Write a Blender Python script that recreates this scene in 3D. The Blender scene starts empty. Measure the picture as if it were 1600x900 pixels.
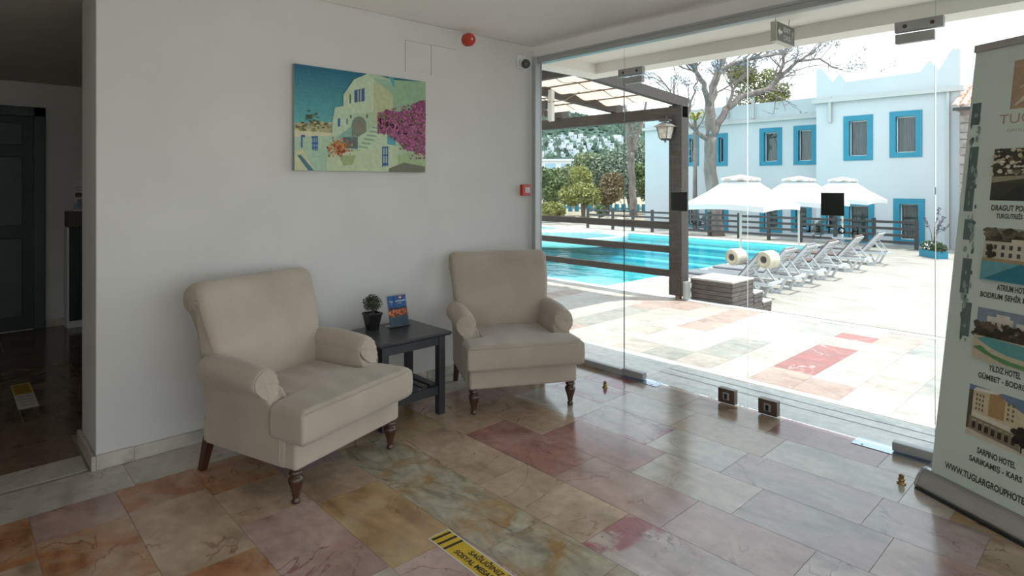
import bpy, bmesh, math, random
from mathutils import Vector, Matrix
random.seed(7)
S = bpy.context.scene
COL = S.collection
PI = math.pi

# ------------------------------------------------------------------ camera
THETA = math.atan2(1000, 940)
CAM = Vector((3.80, -3.887, 1.5))
cd = bpy.data.cameras.new('camera')
cam = bpy.data.objects.new('camera', cd)
COL.objects.link(cam)
cam.location = CAM
cam.rotation_euler = (PI / 2, 0, THETA)
cd.sensor_width = 36.0
cd.lens = 36.0 * 940 / 1600
cd.shift_y = -162.0 / 1600
cd.clip_start = 0.05
cd.clip_end = 3000
S.camera = cam

# ------------------------------------------------------------------ sky
W = bpy.data.worlds.new('world')
S.world = W
W.use_nodes = True
wn = W.node_tree.nodes
wl = W.node_tree.links
wn.clear()
wo = wn.new('ShaderNodeOutputWorld')
bg = wn.new('ShaderNodeBackground')
tc = wn.new('ShaderNodeTexCoord')
sep = wn.new('ShaderNodeSeparateXYZ')
rmp = wn.new('ShaderNodeValToRGB')
wl.new(tc.outputs['Generated'], sep.inputs[0])
wl.new(sep.outputs['Z'], rmp.inputs[0])
rmp.color_ramp.elements[0].position = 0.0
rmp.color_ramp.elements[0].color = (0.90, 0.95, 1.0, 1)
rmp.color_ramp.elements[1].position = 0.8
rmp.color_ramp.elements[1].color = (0.70, 0.85, 1.0, 1)
wl.new(rmp.outputs[0], bg.inputs[0])
bg.inputs[1].default_value = 1.4
wl.new(bg.outputs[0], wo.inputs[0])

# ------------------------------------------------------------------ sun
sd = bpy.data.lights.new('sun', 'SUN')
sun = bpy.data.objects.new('sun', sd)
COL.objects.link(sun)
sd.energy = 3.0
sd.angle = math.radians(0.7)
sd.color = (1.0, 0.96, 0.90)
sun.rotation_euler = Vector((0.22, 0.204, 1.0)).to_track_quat('Z', 'Y').to_euler()
sun.location = (0, 0, 30)

# ------------------------------------------------------------------ exposure
S.view_settings.view_transform = 'Standard'
S.view_settings.look = 'None'
S.view_settings.gamma = 1
S.view_settings.use_curve_mapping = False
S.view_settings.exposure = 0.85
S.cycles.max_bounces = 12
S.cycles.diffuse_bounces = 6
S.cycles.transparent_max_bounces = 16
S.cycles.caustics_reflective = False
S.cycles.caustics_refractive = False

# ------------------------------------------------------------------ pixel helpers (only used while laying things out in metres)
SN, CS = math.sin(THETA), math.cos(THETA)
def ray(px, py):
    r = (px - 800.0) / 940.0
    return Vector((r * CS - SN, r * SN + CS, (288.0 - py) / 940.0))
def at(px, py, d):
    return CAM + ray(px, py) * d
def onz(px, py, z):
    d = ray(px, py)
    return CAM + d * ((z - CAM.z) / d.z)
def ony(px, py, y):
    d = ray(px, py)
    return CAM + d * ((y - CAM.y) / d.y)

# ------------------------------------------------------------------ mesh builder
class MB:
    def __init__(s):
        s.v = []; s.f = []; s.m = []; s.mi = 0
    def add(s, vs, fs):
        o = len(s.v)
        s.v += [tuple(p) for p in vs]
        for f in fs:
            s.f.append(tuple(i + o for i in f)); s.m.append(s.mi)
        return s
    def bx(s, x0, x1, y0, y1, z0, z1):
        vs = [(x0,y0,z0),(x1,y0,z0),(x1,y1,z0),(x0,y1,z0),(x0,y0,z1),(x1,y0,z1),(x1,y1,z1),(x0,y1,z1)]
        return s.add(vs, [(0,3,2,1),(4,5,6,7),(0,1,5,4),(1,2,6,5),(2,3,7,6),(3,0,4,7)])
    def obx(s, c, size, M=None):
        hx, hy, hz = [q / 2 for q in size]
        vs = [Vector(p) for p in [(-hx,-hy,-hz),(hx,-hy,-hz),(hx,hy,-hz),(-hx,hy,-hz),(-hx,-hy,hz),(hx,-hy,hz),(hx,hy,hz),(-hx,hy,hz)]]
        if M is not None: vs = [M @ v for v in vs]
        c = Vector(c)
        return s.add([v + c for v in vs], [(0,3,2,1),(4,5,6,7),(0,1,5,4),(1,2,6,5),(2,3,7,6),(3,0,4,7)])
    def bar(s, p, q, w, h, up=(0, 0, 1)):
        p = Vector(p); q = Vector(q); d = (q - p); L = d.length; d.normalize()
        a = d.cross(Vector(up))
        if a.length < 1e-4: a = d.cross(Vector((1, 0, 0)))
        a.normalize(); b = a.cross(d)
        vs = []
        for t in (p, q):
            for i, j in ((-1,-1),(1,-1),(1,1),(-1,1)):
                vs.append(t + a * (i * w / 2) + b * (j * h / 2))
        return s.add(vs, [(0,1,2,3),(7,6,5,4),(0,4,5,1),(1,5,6,2),(2,6,7,3),(3,7,4,0)])
    def cyl(s, p, q, r0, r1=None, n=12, cap=True):
        r1 = r0 if r1 is None else r1
        return s.tube([p, q], [r0, r1], n, cap)
    def tube(s, pts, rs, n=8, cap=True):
        pts = [Vector(p) for p in pts]
        if not isinstance(rs, (list, tuple)): rs = [rs] * len(pts)
        o = len(s.v); vs = []; fs = []
        ref = None
        for i, p in enumerate(pts):
            d = (pts[min(i + 1, len(pts) - 1)] - pts[max(i - 1, 0)])
            if d.length < 1e-9: d = Vector((0, 0, 1))
            d.normalize()
            if ref is None:
                ref = d.cross(Vector((0, 0, 1)))
                if ref.length < 1e-3: ref = d.cross(Vector((1, 0, 0)))
            a = ref - d * ref.dot(d)
            if a.length < 1e-5: a = d.cross(Vector((0.3, 1, 0.2)))
            a.normalize(); ref = a
            b = d.cross(a)
            for k in range(n):
                t = 2 * PI * k / n
                vs.append(p + (a * math.cos(t) + b * math.sin(t)) * rs[i])
        for i in range(len(pts) - 1):
            for k in range(n):
                k2 = (k + 1) % n
                fs.append((i*n+k, i*n+k2, (i+1)*n+k2, (i+1)*n+k))
        if cap:
            fs.append(tuple(range(n - 1, -1, -1)))
            fs.append(tuple((len(pts)-1)*n + k for k in range(n)))
        return s.add(vs, fs)
    def lathe(s, prof, c=(0, 0, 0), n=20):
        vs = []; fs = []
        for r, z in prof:
            for k in range(n):
                t = 2 * PI * k / n
                vs.append((c[0] + r * math.cos(t), c[1] + r * math.sin(t), c[2] + z))
        for i in range(len(prof) - 1):
            for k in range(n):
                k2 = (k + 1) % n
                fs.append((i*n+k, i*n+k2, (i+1)*n+k2, (i+1)*n+k))
        fs.append(tuple(range(n - 1, -1, -1)))
        fs.append(tuple((len(prof)-1)*n + k for k in range(n)))
        return s.add(vs, fs)
    def ball(s, c, r, n=10, m=6, sq=(1, 1, 1)):
        vs = []; fs = []
        for i in range(m + 1):
            ph = PI * i / m
            for k in range(n):
                t = 2 * PI * k / n
                vs.append((c[0]+r*sq[0]*math.sin(ph)*math.cos(t), c[1]+r*sq[1]*math.sin(ph)*math.sin(t), c[2]+r*sq[2]*math.cos(ph)))
        for i in range(m):
            for k in range(n):
                k2 = (k + 1) % n
                fs.append((i*n+k, (i+1)*n+k, (i+1)*n+k2, i*n+k2))
        return s.add(vs, fs)
    def prism(s, pts, f0, f1):
        """closed outline of n points, carried from f0(p) to f1(p)"""
        n = len(pts)
        vs = [f0(p) for p in pts] + [f1(p) for p in pts]
        fs = [tuple(range(n - 1, -1, -1)), tuple(range(n, 2 * n))]
        for i in range(n):
            j = (i + 1) % n
            fs.append((i, j, n + j, n + i))
        return s.add(vs, fs)
    def grid(s, fn, nu, nv):
        vs = [fn(i / nu, j / nv) for i in range(nu + 1) for j in range(nv + 1)]
        fs = []
        for i in range(nu):
            for j in range(nv):
                a = i * (nv + 1) + j
                fs.append((a, a + nv + 1, a + nv + 2, a + 1))
        return s.add(vs, fs)
    def mesh(s, name, mats):
        me = bpy.data.meshes.new(name)
        me.from_pydata(s.v, [], s.f)
        for m in (mats if isinstance(mats, (list, tuple)) else [mats]): me.materials.append(m)
        me.polygons.foreach_set('material_index', s.m)
        me.update()
        return me
    def build(s, name, mats, parent=None, bevel=0.0, smooth=False, sub=0, seg=2, fix=True, merge=False):
        me = s.mesh(name, mats)
        if fix or merge:
            b = bmesh.new(); b.from_mesh(me)
            if merge: bmesh.ops.remove_doubles(b, verts=b.verts, dist=1e-5)
            bmesh.ops.recalc_face_normals(b, faces=b.faces)
            b.to_mesh(me); b.free()
        if smooth:
            me.polygons.foreach_set('use_smooth', [True] * len(me.polygons))
        return link(name, me, parent, bevel, sub, seg)

def link(name, me, parent=None, bevel=0.0, sub=0, seg=2):
    o = bpy.data.objects.new(name, me)
    COL.objects.link(o)
    if parent is not None: o.parent = parent
    if bevel > 0:
        b = o.modifiers.new('bevel', 'BEVEL'); b.width = bevel; b.segments = seg
        b.limit_method = 'ANGLE'; b.angle_limit = math.radians(40)
        me.polygons.foreach_set('use_smooth', [True] * len(me.polygons))
        w = o.modifiers.new('wn', 'WEIGHTED_NORMAL'); w.keep_sharp = True
    if sub:
        q = o.modifiers.new('sub', 'SUBSURF'); q.levels = sub; q.render_levels = sub
    return o

def tag(o, label, cat, group=None):
    o['label'] = label; o['category'] = cat
    if group: o['group'] = group
    return o
def struct(o):
    o['kind'] = 'structure'
    return o
def thing(name, label, cat, loc=(0, 0, 0), rz=0.0, group=None):
    o = bpy.data.objects.new(name, None)
    COL.objects.link(o)
    o.empty_display_size = 0.1
    o.location = loc; o.rotation_euler = (0, 0, rz)
    return tag(o, label, cat, group)
def copy_tree(o, parent=None):
    c = o.copy(); COL.objects.link(c); c.parent = parent
    for ch in list(o.children): copy_tree(ch, c)
    return c

# ------------------------------------------------------------------ materials
def hexc(h):
    h = h.lstrip('#')
    def f(c):
        c /= 255.0
        return c / 12.92 if c <= 0.04045 else ((c + 0.055) / 1.055) ** 2.4
    return tuple(f(int(h[i:i+2], 16)) for i in (0, 2, 4))
def newmat(name):
    m = bpy.data.materials.new(name); m.use_nodes = True
    nt = m.node_tree; nt.nodes.clear()
    out = nt.nodes.new('ShaderNodeOutputMaterial')
    p = nt.nodes.new('ShaderNodeBsdfPrincipled')
    nt.links.new(p.outputs[0], out.inputs[0])
    return m, nt, p, out
def N(nt, typ, **kw):
    n = nt.nodes.new(typ)
    for k, v in kw.items(): setattr(n, k, v)
    return n
def ramp(nt, fac, stops):
    r = nt.nodes.new('ShaderNodeValToRGB')
    e = r.color_ramp.elements
    while len(e) < len(stops): e.new(0.5)
    for el, (p, c) in zip(e, stops):
        el.position = p; el.color = (*c, 1)
    nt.links.new(fac, r.inputs[0])
    return r.outputs[0]
def sc(c, k): return tuple(min(1.0, max(0.0, x * k)) for x in c)
CACHE = {}
def mat(name, col, rough=0.6, var=0.08, scale=6.0, metal=0.0, bump=0.0, bscale=60.0, spec=0.5, coat=0.0, stretch=None, detail=4.0, sheen=0.0):
    if name in CACHE: return CACHE[name]
    m, nt, p, out = newmat(name)
    if isinstance(col, str): col = hexc(col)
    t = N(nt, 'ShaderNodeTexCoord')
    src = t.outputs['Object']
    if stretch:
        mp = N(nt, 'ShaderNodeMapping'); mp.inputs['Scale'].default_value = stretch
        nt.links.new(src, mp.inputs[0]); src = mp.outputs[0]
    nz = N(nt, 'ShaderNodeTexNoise'); nz.inputs['Scale'].default_value = scale; nz.inputs['Detail'].default_value = detail
    nt.links.new(src, nz.inputs['Vector'])
    c = ramp(nt, nz.outputs['Fac'], [(0.3, sc(col, 1 - var)), (0.7, sc(col, 1 + var))])
    nt.links.new(c, p.inputs['Base Color'])
    p.inputs['Roughness'].default_value = rough
    p.inputs['Metallic'].default_value = metal
    p.inputs['Specular IOR Level'].default_value = spec
    p.inputs['Coat Weight'].default_value = coat
    p.inputs['Sheen Weight'].default_value = sheen
    if bump:
        n2 = N(nt, 'ShaderNodeTexNoise'); n2.inputs['Scale'].default_value = bscale; n2.inputs['Detail'].default_value = 3
        nt.links.new(src, n2.inputs['Vector'])
        b = N(nt, 'ShaderNodeBump'); b.inputs['Strength'].default_value = bump; b.inputs['Distance'].default_value = 0.01
        nt.links.new(n2.outputs['Fac'], b.inputs['Height']); nt.links.new(b.outputs[0], p.inputs['Normal'])
    CACHE[name] = m
    return m

def marble(name, base, alt, vein, rough=0.16, sc_=2.2, vein_amt=0.75, alt_amt=(0.42, 0.62)):
    """stone slab: clouded base, second tone in patches, thin veins and small pits; every slab takes its own offset"""
    if name in CACHE: return CACHE[name]
    m, nt, p, out = newmat(name)
    base, alt, vein = [hexc(c) if isinstance(c, str) else c for c in (base, alt, vein)]
    g = N(nt, 'ShaderNodeNewGeometry'); oi = N(nt, 'ShaderNodeObjectInfo')
    add = N(nt, 'ShaderNodeVectorMath', operation='ADD')
    mul = N(nt, 'ShaderNodeVectorMath', operation='SCALE'); mul.inputs['Scale'].default_value = 37.0
    cmb = N(nt, 'ShaderNodeCombineXYZ')
    for i in range(3): nt.links.new(oi.outputs['Random'], cmb.inputs[i])
    nt.links.new(cmb.outputs[0], mul.inputs[0])
    nt.links.new(g.outputs['Position'], add.inputs[0]); nt.links.new(mul.outputs[0], add.inputs[1])
    vec = add.outputs[0]
    n1 = N(nt, 'ShaderNodeTexNoise'); n1.inputs['Scale'].default_value = sc_; n1.inputs['Detail'].default_value = 6; n1.inputs['Roughness'].default_value = 0.6; n1.inputs['Distortion'].default_value = 0.8
    nt.links.new(vec, n1.inputs['Vector'])
    n0 = N(nt, 'ShaderNodeTexNoise'); n0.inputs['Scale'].default_value = sc_ * 0.9; n0.inputs['Detail'].default_value = 8; n0.inputs['Distortion'].default_value = 2.2
    mpn = N(nt, 'ShaderNodeMapping'); mpn.inputs['Scale'].default_value = (0.6, 1.7, 1.0); mpn.inputs['Rotation'].default_value = (0, 0, 0.5)
    nt.links.new(vec, mpn.inputs[0]); nt.links.new(mpn.outputs[0], n0.inputs['Vector'])
    cb = ramp(nt, n0.outputs['Fac'], [(0.32, tuple(b * 0.62 + v * 0.14 for b, v in zip(base, vein))), (0.50, base), (0.68, sc(base, 1.22))])
    km = ramp(nt, n1.outputs['Fac'], [(alt_amt[0], (0, 0, 0)), (alt_amt[1], (1, 1, 1))])
    mxa = N(nt, 'ShaderNodeMix', data_type='RGBA'); mxa.inputs['B'].default_value = (*alt, 1)
    nt.links.new(km, mxa.inputs['Factor']); nt.links.new(cb, mxa.inputs['A'])
    c1 = mxa.outputs['Result']
    n2 = N(nt, 'ShaderNodeTexNoise'); n2.inputs['Scale'].default_value = 1.6; n2.inputs['Detail'].default_value = 5; n2.inputs['Distortion'].default_value = 1.6
    nt.links.new(vec, n2.inputs['Vector'])
    a = N(nt, 'ShaderNodeMath', operation='SUBTRACT'); a.inputs[1].default_value = 0.5
    nt.links.new(n2.outputs['Fac'], a.inputs[0])
    ab = N(nt, 'ShaderNodeMath', operation='ABSOLUTE'); nt.links.new(a.outputs[0], ab.inputs[0])
    k = ramp(nt, ab.outputs[0], [(0.0, (1, 1, 1)), (0.010, (0, 0, 0))])
    gate = N(nt, 'ShaderNodeTexNoise'); gate.inputs['Scale'].default_value = 3.1
    nt.links.new(vec, gate.inputs['Vector'])
    kg = ramp(nt, gate.outputs['Fac'], [(0.44, (0, 0, 0)), (0.56, (1, 1, 1))])
    mm = N(nt, 'ShaderNodeMath', operation='MULTIPLY'); nt.links.new(k, mm.inputs[0]); nt.links.new(kg, mm.inputs[1])
    m3 = N(nt, 'ShaderNodeMath', operation='MULTIPLY'); m3.inputs[1].default_value = vein_amt; nt.links.new(mm.outputs[0], m3.inputs[0])
    mx = N(nt, 'ShaderNodeMix', data_type='RGBA'); mx.inputs['B'].default_value = (*vein, 1)
    nt.links.new(m3.outputs[0], mx.inputs['Factor']); nt.links.new(c1, mx.inputs['A'])
    # pits
    n4 = N(nt, 'ShaderNodeTexNoise'); n4.inputs['Scale'].default_value = 55; n4.inputs['Detail'].default_value = 2
    nt.links.new(vec, n4.inputs['Vector'])
    kp = ramp(nt, n4.outputs['Fac'], [(0.70, (0, 0, 0)), (0.74, (1, 1, 1))])
    m5 = N(nt, 'ShaderNodeMath', operation='MULTIPLY'); nt.links.new(kp, m5.inputs[0]); nt.links.new(kg, m5.inputs[1])
    m6 = N(nt, 'ShaderNodeMath', operation='MULTIPLY'); m6.inputs[1].default_value = 0.75; nt.links.new(m5.outputs[0], m6.inputs[0])
    mx2 = N(nt, 'ShaderNodeMix', data_type='RGBA'); mx2.inputs['B'].default_value = (*sc(vein, 0.5), 1)
    nt.links.new(m6.outputs[0], mx2.inputs['Factor']); nt.links.new(mx.outputs['Result'], mx2.inputs['A'])
    # fine grain
    hs = N(nt, 'ShaderNodeHueSaturation')
    n7 = N(nt, 'ShaderNodeTexNoise'); n7.inputs['Scale'].default_value = 18; n7.inputs['Detail'].default_value = 6
    nt.links.new(vec, n7.inputs['Vector'])
    mr = N(nt, 'ShaderNodeMapRange'); mr.inputs['From Min'].default_value = 0.3; mr.inputs['From Max'].default_value = 0.7
    mr.inputs['To Min'].default_value = 0.88; mr.inputs['To Max'].default_value = 1.12
    nt.links.new(n7.outputs['Fac'], mr.inputs['Value']); nt.links.new(mr.outputs[0], hs.inputs['Value'])
    nt.links.new(mx2.outputs['Result'], hs.inputs['Color'])
    nt.links.new(hs.outputs[0], p.inputs['Base Color'])
    rr = N(nt, 'ShaderNodeMapRange'); rr.inputs['To Min'].default_value = rough * 0.7; rr.inputs['To Max'].default_value = rough * 1.4
    nt.links.new(n1.outputs['Fac'], rr.inputs['Value']); nt.links.new(rr.outputs[0], p.inputs['Roughness'])
    CACHE[name] = m
    return m

def glass(name, tint=(0.96, 0.985, 0.975), ior=1.45, rough=0.0, extra=0.0):
    if name in CACHE: return CACHE[name]
    m = bpy.data.materials.new(name); m.use_nodes = True
    nt = m.node_tree; nt.nodes.clear()
    out = N(nt, 'ShaderNodeOutputMaterial'); mix = N(nt, 'ShaderNodeMixShader')
    tr = N(nt, 'ShaderNodeBsdfTransparent'); tr.inputs[0].default_value = (*tint, 1)
    gl = N(nt, 'ShaderNodeBsdfGlossy'); gl.inputs['Roughness'].default_value = rough
    fr = N(nt, 'ShaderNodeFresnel'); fr.inputs['IOR'].default_value = ior
    nz = N(nt, 'ShaderNodeMath', operation='ADD'); nz.inputs[1].default_value = extra; nz.use_clamp = True
    nt.links.new(fr.outputs[0], nz.inputs[0]); nt.links.new(nz.outputs[0], mix.inputs[0])
    nt.links.new(tr.outputs[0], mix.inputs[1]); nt.links.new(gl.outputs[0], mix.inputs[2])
    nt.links.new(mix.outputs[0], out.inputs[0])
    CACHE[name] = m
    return m
def ink(c, rough=0.55):
    """flat print ink"""
    key = 'ink_%s' % (c if isinstance(c, str) else '_'.join('%.3f' % x for x in c))
    return mat(key, c, rough, 0.10, 40.0)

# shared materials
M_PLASTER = mat('plaster_white', (0.645, 0.615, 0.585), 0.85, 0.03, 2.5, bump=0.06, bscale=40, spec=0.2)
M_CEIL = mat('ceiling_paint', (0.93, 0.90, 0.875), 0.9, 0.02, 2.0, spec=0.2)
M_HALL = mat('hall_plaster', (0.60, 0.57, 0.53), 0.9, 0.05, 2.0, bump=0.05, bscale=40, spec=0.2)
M_EXT = mat('outside_render', (0.90, 0.88, 0.84), 0.9, 0.03, 1.5, bump=0.1, bscale=25, spec=0.2)
M_ALU = mat('brushed_aluminium', (0.46, 0.47, 0.46), 0.42, 0.08, 4.0, metal=0.35, stretch=(1, 40, 40))
M_STEEL = mat('satin_steel', (0.40, 0.395, 0.38), 0.38, 0.1, 8.0, metal=0.2)
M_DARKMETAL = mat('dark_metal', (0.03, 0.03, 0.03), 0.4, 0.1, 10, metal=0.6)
M_BRASS = mat('brass', (0.42, 0.27, 0.10), 0.3, 0.1, 10, metal=1.0)
M_FABRIC = mat('oatmeal_velvet', (0.44, 0.362, 0.290), 0.92, 0.10, 3.0, bump=0.25, bscale=220, spec=0.15, sheen=0.25)
M_WOOD = mat('turned_walnut', (0.060, 0.024, 0.012), 0.35, 0.35, 9.0, stretch=(6, 6, 1), coat=0.2)
M_TABLE = mat('charcoal_paint', (0.035, 0.036, 0.040), 0.38, 0.12, 8.0, coat=0.1)
M_PERG = mat('weathered_brown_timber', (0.060, 0.047, 0.040), 0.75, 0.3, 5.0, bump=0.3, bscale=40, stretch=(1, 6, 6))
M_FENCE = mat('dark_fence_timber', (0.050, 0.045, 0.045), 0.7, 0.2, 5.0)
M_BLUE = mat('blue_paint', (0.011, 0.20, 0.295), 0.5, 0.08, 3.0)
M_WHITEPL = mat('white_plastic', (0.80, 0.80, 0.79), 0.45, 0.03, 4.0)
M_GLASS = glass('clear_glass', ior=1.32)
M_BLACK = mat('black_film', (0.022, 0.026, 0.024), 0.5, 0.1, 10)
M_GROUT = mat('grout', (0.30, 0.27, 0.23), 0.8, 0.1, 10)

# =================================================================== THE ROOM
CEIL_Z = 2.73
MARB = {
 'B': marble('marble_beige', '#a58c74', '#b9a089', '#6f4437'),
 'P': marble('marble_rose', '#a3857b', '#b59a90', '#7c4246'),
 'G': marble('marble_grey_rose', '#a3948d', '#ab8f8c', '#4f3f40'),
 'W': marble('marble_pale', '#bbb0a2', '#b5a08f', '#7d6252', vein_amt=0.35),
 'R': marble('marble_red', '#996f64', '#a8857b', '#7a3a3c', vein_amt=0.5),
 'Q': marble('marble_red_patched', '#b09d94', '#98555a', '#6a3034', sc_=2.6, vein_amt=0.8, alt_amt=(0.50, 0.57)),
 'O': marble('marble_orange', '#a3704c', '#b3957a', '#6e3018', sc_=3.0),
 'T': marble('marble_tan', '#a2835e', '#b09876', '#6f4030'),
 'Y': marble('marble_onyx', '#a69b86', '#9c7a4e', '#5a442a', sc_=5.0, vein_amt=0.6, alt_amt=(0.48, 0.66)),
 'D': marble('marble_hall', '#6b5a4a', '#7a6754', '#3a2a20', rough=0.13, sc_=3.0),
 'S': marble('marble_threshold', '#b5ada2', '#bdb5aa', '#7a7268', rough=0.3),
 'H': marble('marble_sill', '#cdc8c0', '#d6d1c9', '#9a948a', rough=0.35, vein_amt=0.2),
}
def slab(kind, x0, x1, y0, y1, parent, gap=0.0012, z1=0.0, z0=-0.02):
    mb = MB().bx(x0 + gap, x1 - gap, y0 + gap, y1 - gap, z0, z1)
    return mb.build('tile', MARB[kind], parent, fix=False)

# ---- lobby floor: rows a third of a metre wide along the glass wall
floor = struct(MB().bx(-0.03, 5.4, -7.0, 0.03, -0.12, -0.0015).build('floor', M_GROUT))
ROWS = {  # row -> list of (start x, kind)
 -1: [(0, 'P'), (0.33, 'B'), (0.78, 'Q'), (1.14, 'W'), (1.62, 'B'), (2.20, 'R'), (2.80, 'W'), (3.35, 'B'), (4.0, 'P')],
 0: [(0.33, 'W'), (0.75, 'Q'), (1.22, 'W'), (1.75, 'B'), (2.33, 'W'), (2.98, 'W'), (3.18, 'T'), (3.8, 'B')],
 1: [(0.33, 'B'), (0.70, 'W'), (1.27, 'Q'), (1.80, 'W'), (2.26, 'G'), (2.92, 'G'), (3.33, 'B'), (3.9, 'T')],
 2: [(0.33, 'P'), (0.66, 'B'), (1.30, 'R'), (1.94, 'W'), (2.49, 'G'), (3.05, 'P'), (3.6, 'B')],
 3: [(0.33, 'B'), (0.98, 'R'), (1.70, 'P'), (2.33, 'P'), (2.86, 'Q'), (3.5, 'P')],
 4: [(0.33, 'T'), (0.80, 'B'), (1.50, 'B'), (2.17, 'Q'), (2.85, 'B'), (3.5, 'R')],
 5: [(0.33, 'B'), (0.66, 'Y'), (1.30, 'Y'), (1.93, 'Y'), (2.36, 'Y'), (3.0, 'Y'), (3.6, 'Y')],
 6: [(0.33, 'G'), (0.76, 'B'), (1.12, 'T'), (1.77, 'P'), (2.35, 'B'), (3.0, 'P')],
 7: [(0.33, 'O'), (0.70, 'B'), (1.06, 'P'), (1.75, 'W'), (2.3, 'B'), (2.9, 'R')],
 8: [(0.33, 'O'), (0.60, 'B'), (1.26, 'O'), (1.75, 'W'), (2.4, 'T')],
 9: [(0.33, 'P'), (0.62, 'O'), (1.16, 'T'), (1.7, 'B'), (2.3, 'P')],
 10: [(0.33, 'O'), (0.75, 'B'), (1.3, 'B'), (1.9, 'T')],
}
PITCH = 0.3328
rng = random.Random(3)
for k in range(-1, 20):
    y1 = -0.29 - PITCH * k
    y0 = y1 - PITCH
    if k == -1: y1 = 0.03
    row = ROWS.get(k)
    if row is None:
        x = 0.33; row = []
        while x < 5.2:
            row.append((x, rng.choice('BBPGWTRO'))); x += rng.uniform(0.5, 0.66)
    else:
        row = list(row)
        x = row[-1][0] + 0.6
        while x < 5.1:
            row.append((x, rng.choice('BBPGWT'))); x += rng.uniform(0.5, 0.66)
    for (a, kd), nx in zip(row, [r[0] for r in row[1:]] + [5.38]):
        slab(kd, a, nx, y0, y1, floor)
yy = -0.10
kk = 0
while yy > -7:   # border strip along the picture wall
    y2 = yy - 0.62
    slab('WSBWSSWB'[kk % 8], 0.0, 0.33, y2, min(yy, -0.29), floor); yy = y2; kk += 1

# ---- hall floor beyond the opening
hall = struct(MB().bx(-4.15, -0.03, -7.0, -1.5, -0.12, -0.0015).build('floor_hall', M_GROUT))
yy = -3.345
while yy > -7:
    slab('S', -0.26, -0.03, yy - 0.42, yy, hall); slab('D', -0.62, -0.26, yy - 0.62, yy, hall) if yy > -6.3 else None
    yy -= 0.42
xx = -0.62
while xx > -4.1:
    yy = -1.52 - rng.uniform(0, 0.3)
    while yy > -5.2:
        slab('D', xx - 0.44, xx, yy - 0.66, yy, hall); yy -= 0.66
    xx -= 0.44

# ---- picture wall and its plinth
wall = struct(MB().bx(-0.44, 0.0, -3.316, 0.0, -0.05, CEIL_Z).build('wall_left', M_PLASTER, bevel=0.008))
base = struct(MB().bx(0.0005, 0.017, -3.33, -0.075, 0.0005, 0.070).build('baseboard_left', mat('skirting_bed', (0.35, 0.33, 0.30), 0.7)))
yy = -3.317
lens = [0.173, 0.42, 0.5, 0.5, 0.5, 0.5, 0.5, 0.5]
for L in lens:
    y2 = min(yy + L, -0.075)
    if y2 - yy < 0.02: break
    MB().bx(0.001, 0.021, yy + 0.001, y2 - 0.001, 0.001, 0.074 if L > 0.2 else 0.078).build('skirting_tile', MARB['S'], base, bevel=0.003)
    yy = y2
MB().bx(-0.462, 0.021, -3.338, -3.317, 0.001, 0.078).build('skirting_tile', MARB['S'], base, bevel=0.003)

# ---- ceiling, lintel, outer shell
struct(MB().bx(-0.44, 5.4, -7.1, 0.02, CEIL_Z, 2.95).build('ceiling', M_CEIL))
struct(MB().bx(-4.3, -0.44, -7.1, -1.4, 2.553, 2.95).build('ceiling_hall', M_HALL))
struct(MB().bx(-0.44, 0.0, -7.1, -3.316, 2.553, CEIL_Z + 0.02).build('trim_1', M_PLASTER))
struct(MB().bx(0.0, 5.4, -0.045, 0.10, 2.638, 2.95).build('trim_2', mat('lintel_paint', (0.84, 0.81, 0.78), 0.8, 0.03, 3.0)))
rw = struct(MB().bx(5.3, 5.4, -7.1, 0.1, 2.60, 2.95).bx(5.3, 5.4, -7.1, 0.1, -0.1, 0.03).build('wall_right', M_PLASTER, fix=False))
MB().bx(5.3, 5.4, -7.1, -5.83, 0.03, 2.60).build('solid_bay', M_PLASTER, rw)
for k in range(1, 6):   # unseen side glazing, added to let fill daylight into the lobby
    y0 = -7.0 + 1.17 * k
    fill_win = struct(bpy.data.objects.new('window_%d' % (4 + k), None)); COL.objects.link(fill_win)
    MB().bx(5.34, 5.35, y0 + 0.03, y0 + 1.14, 0.03, 2.60).build('pane', M_GLASS, fill_win)
    MB().bx(5.31, 5.39, y0 - 0.03, y0 + 0.03, 0.03, 2.60).build('frame_post', M_ALU, fill_win)
bw = struct(MB().bx(-4.3, 0.3, -7.25, -7.0, -0.1, 2.95).bx(0.3, 5.4, -7.15, -7.05, 2.60, 2.95).bx(0.3, 5.4, -7.15, -7.05, -0.1, 0.03).build('wall_back', M_PLASTER, fix=False))
MB().bx(0.3, 3.27, -7.15, -7.05, 0.03, 2.60).build('solid_bay', M_PLASTER, bw)
for k in range(3, 5):   # added glazing behind the camera, more daylight fill
    x0 = 0.3 + 1.0 * k
    fill_win = struct(bpy.data.objects.new('window_%d' % (10 + k), None)); COL.objects.link(fill_win)
    MB().bx(x0 + 0.03, x0 + 0.97, -7.105, -7.095, 0.03, 2.60).build('pane', M_GLASS, fill_win)
    MB().bx(x0 - 0.03, x0 + 0.03, -7.14, -7.06, 0.03, 2.60).build('frame_post', M_ALU, fill_win)
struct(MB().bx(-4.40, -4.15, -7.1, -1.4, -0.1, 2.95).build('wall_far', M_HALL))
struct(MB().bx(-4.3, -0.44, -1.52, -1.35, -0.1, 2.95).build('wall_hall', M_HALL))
struct(MB().bx(-5.0, -0.44, -0.22, 0.0, -0.8, 3.1).build('wall_outside', M_EXT))
struct(MB().bx(-4.15, -4.135, -3.13, -1.52, 0.0005, 0.08).build('baseboard_hall', MARB['S'], bevel=0.003))

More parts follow.
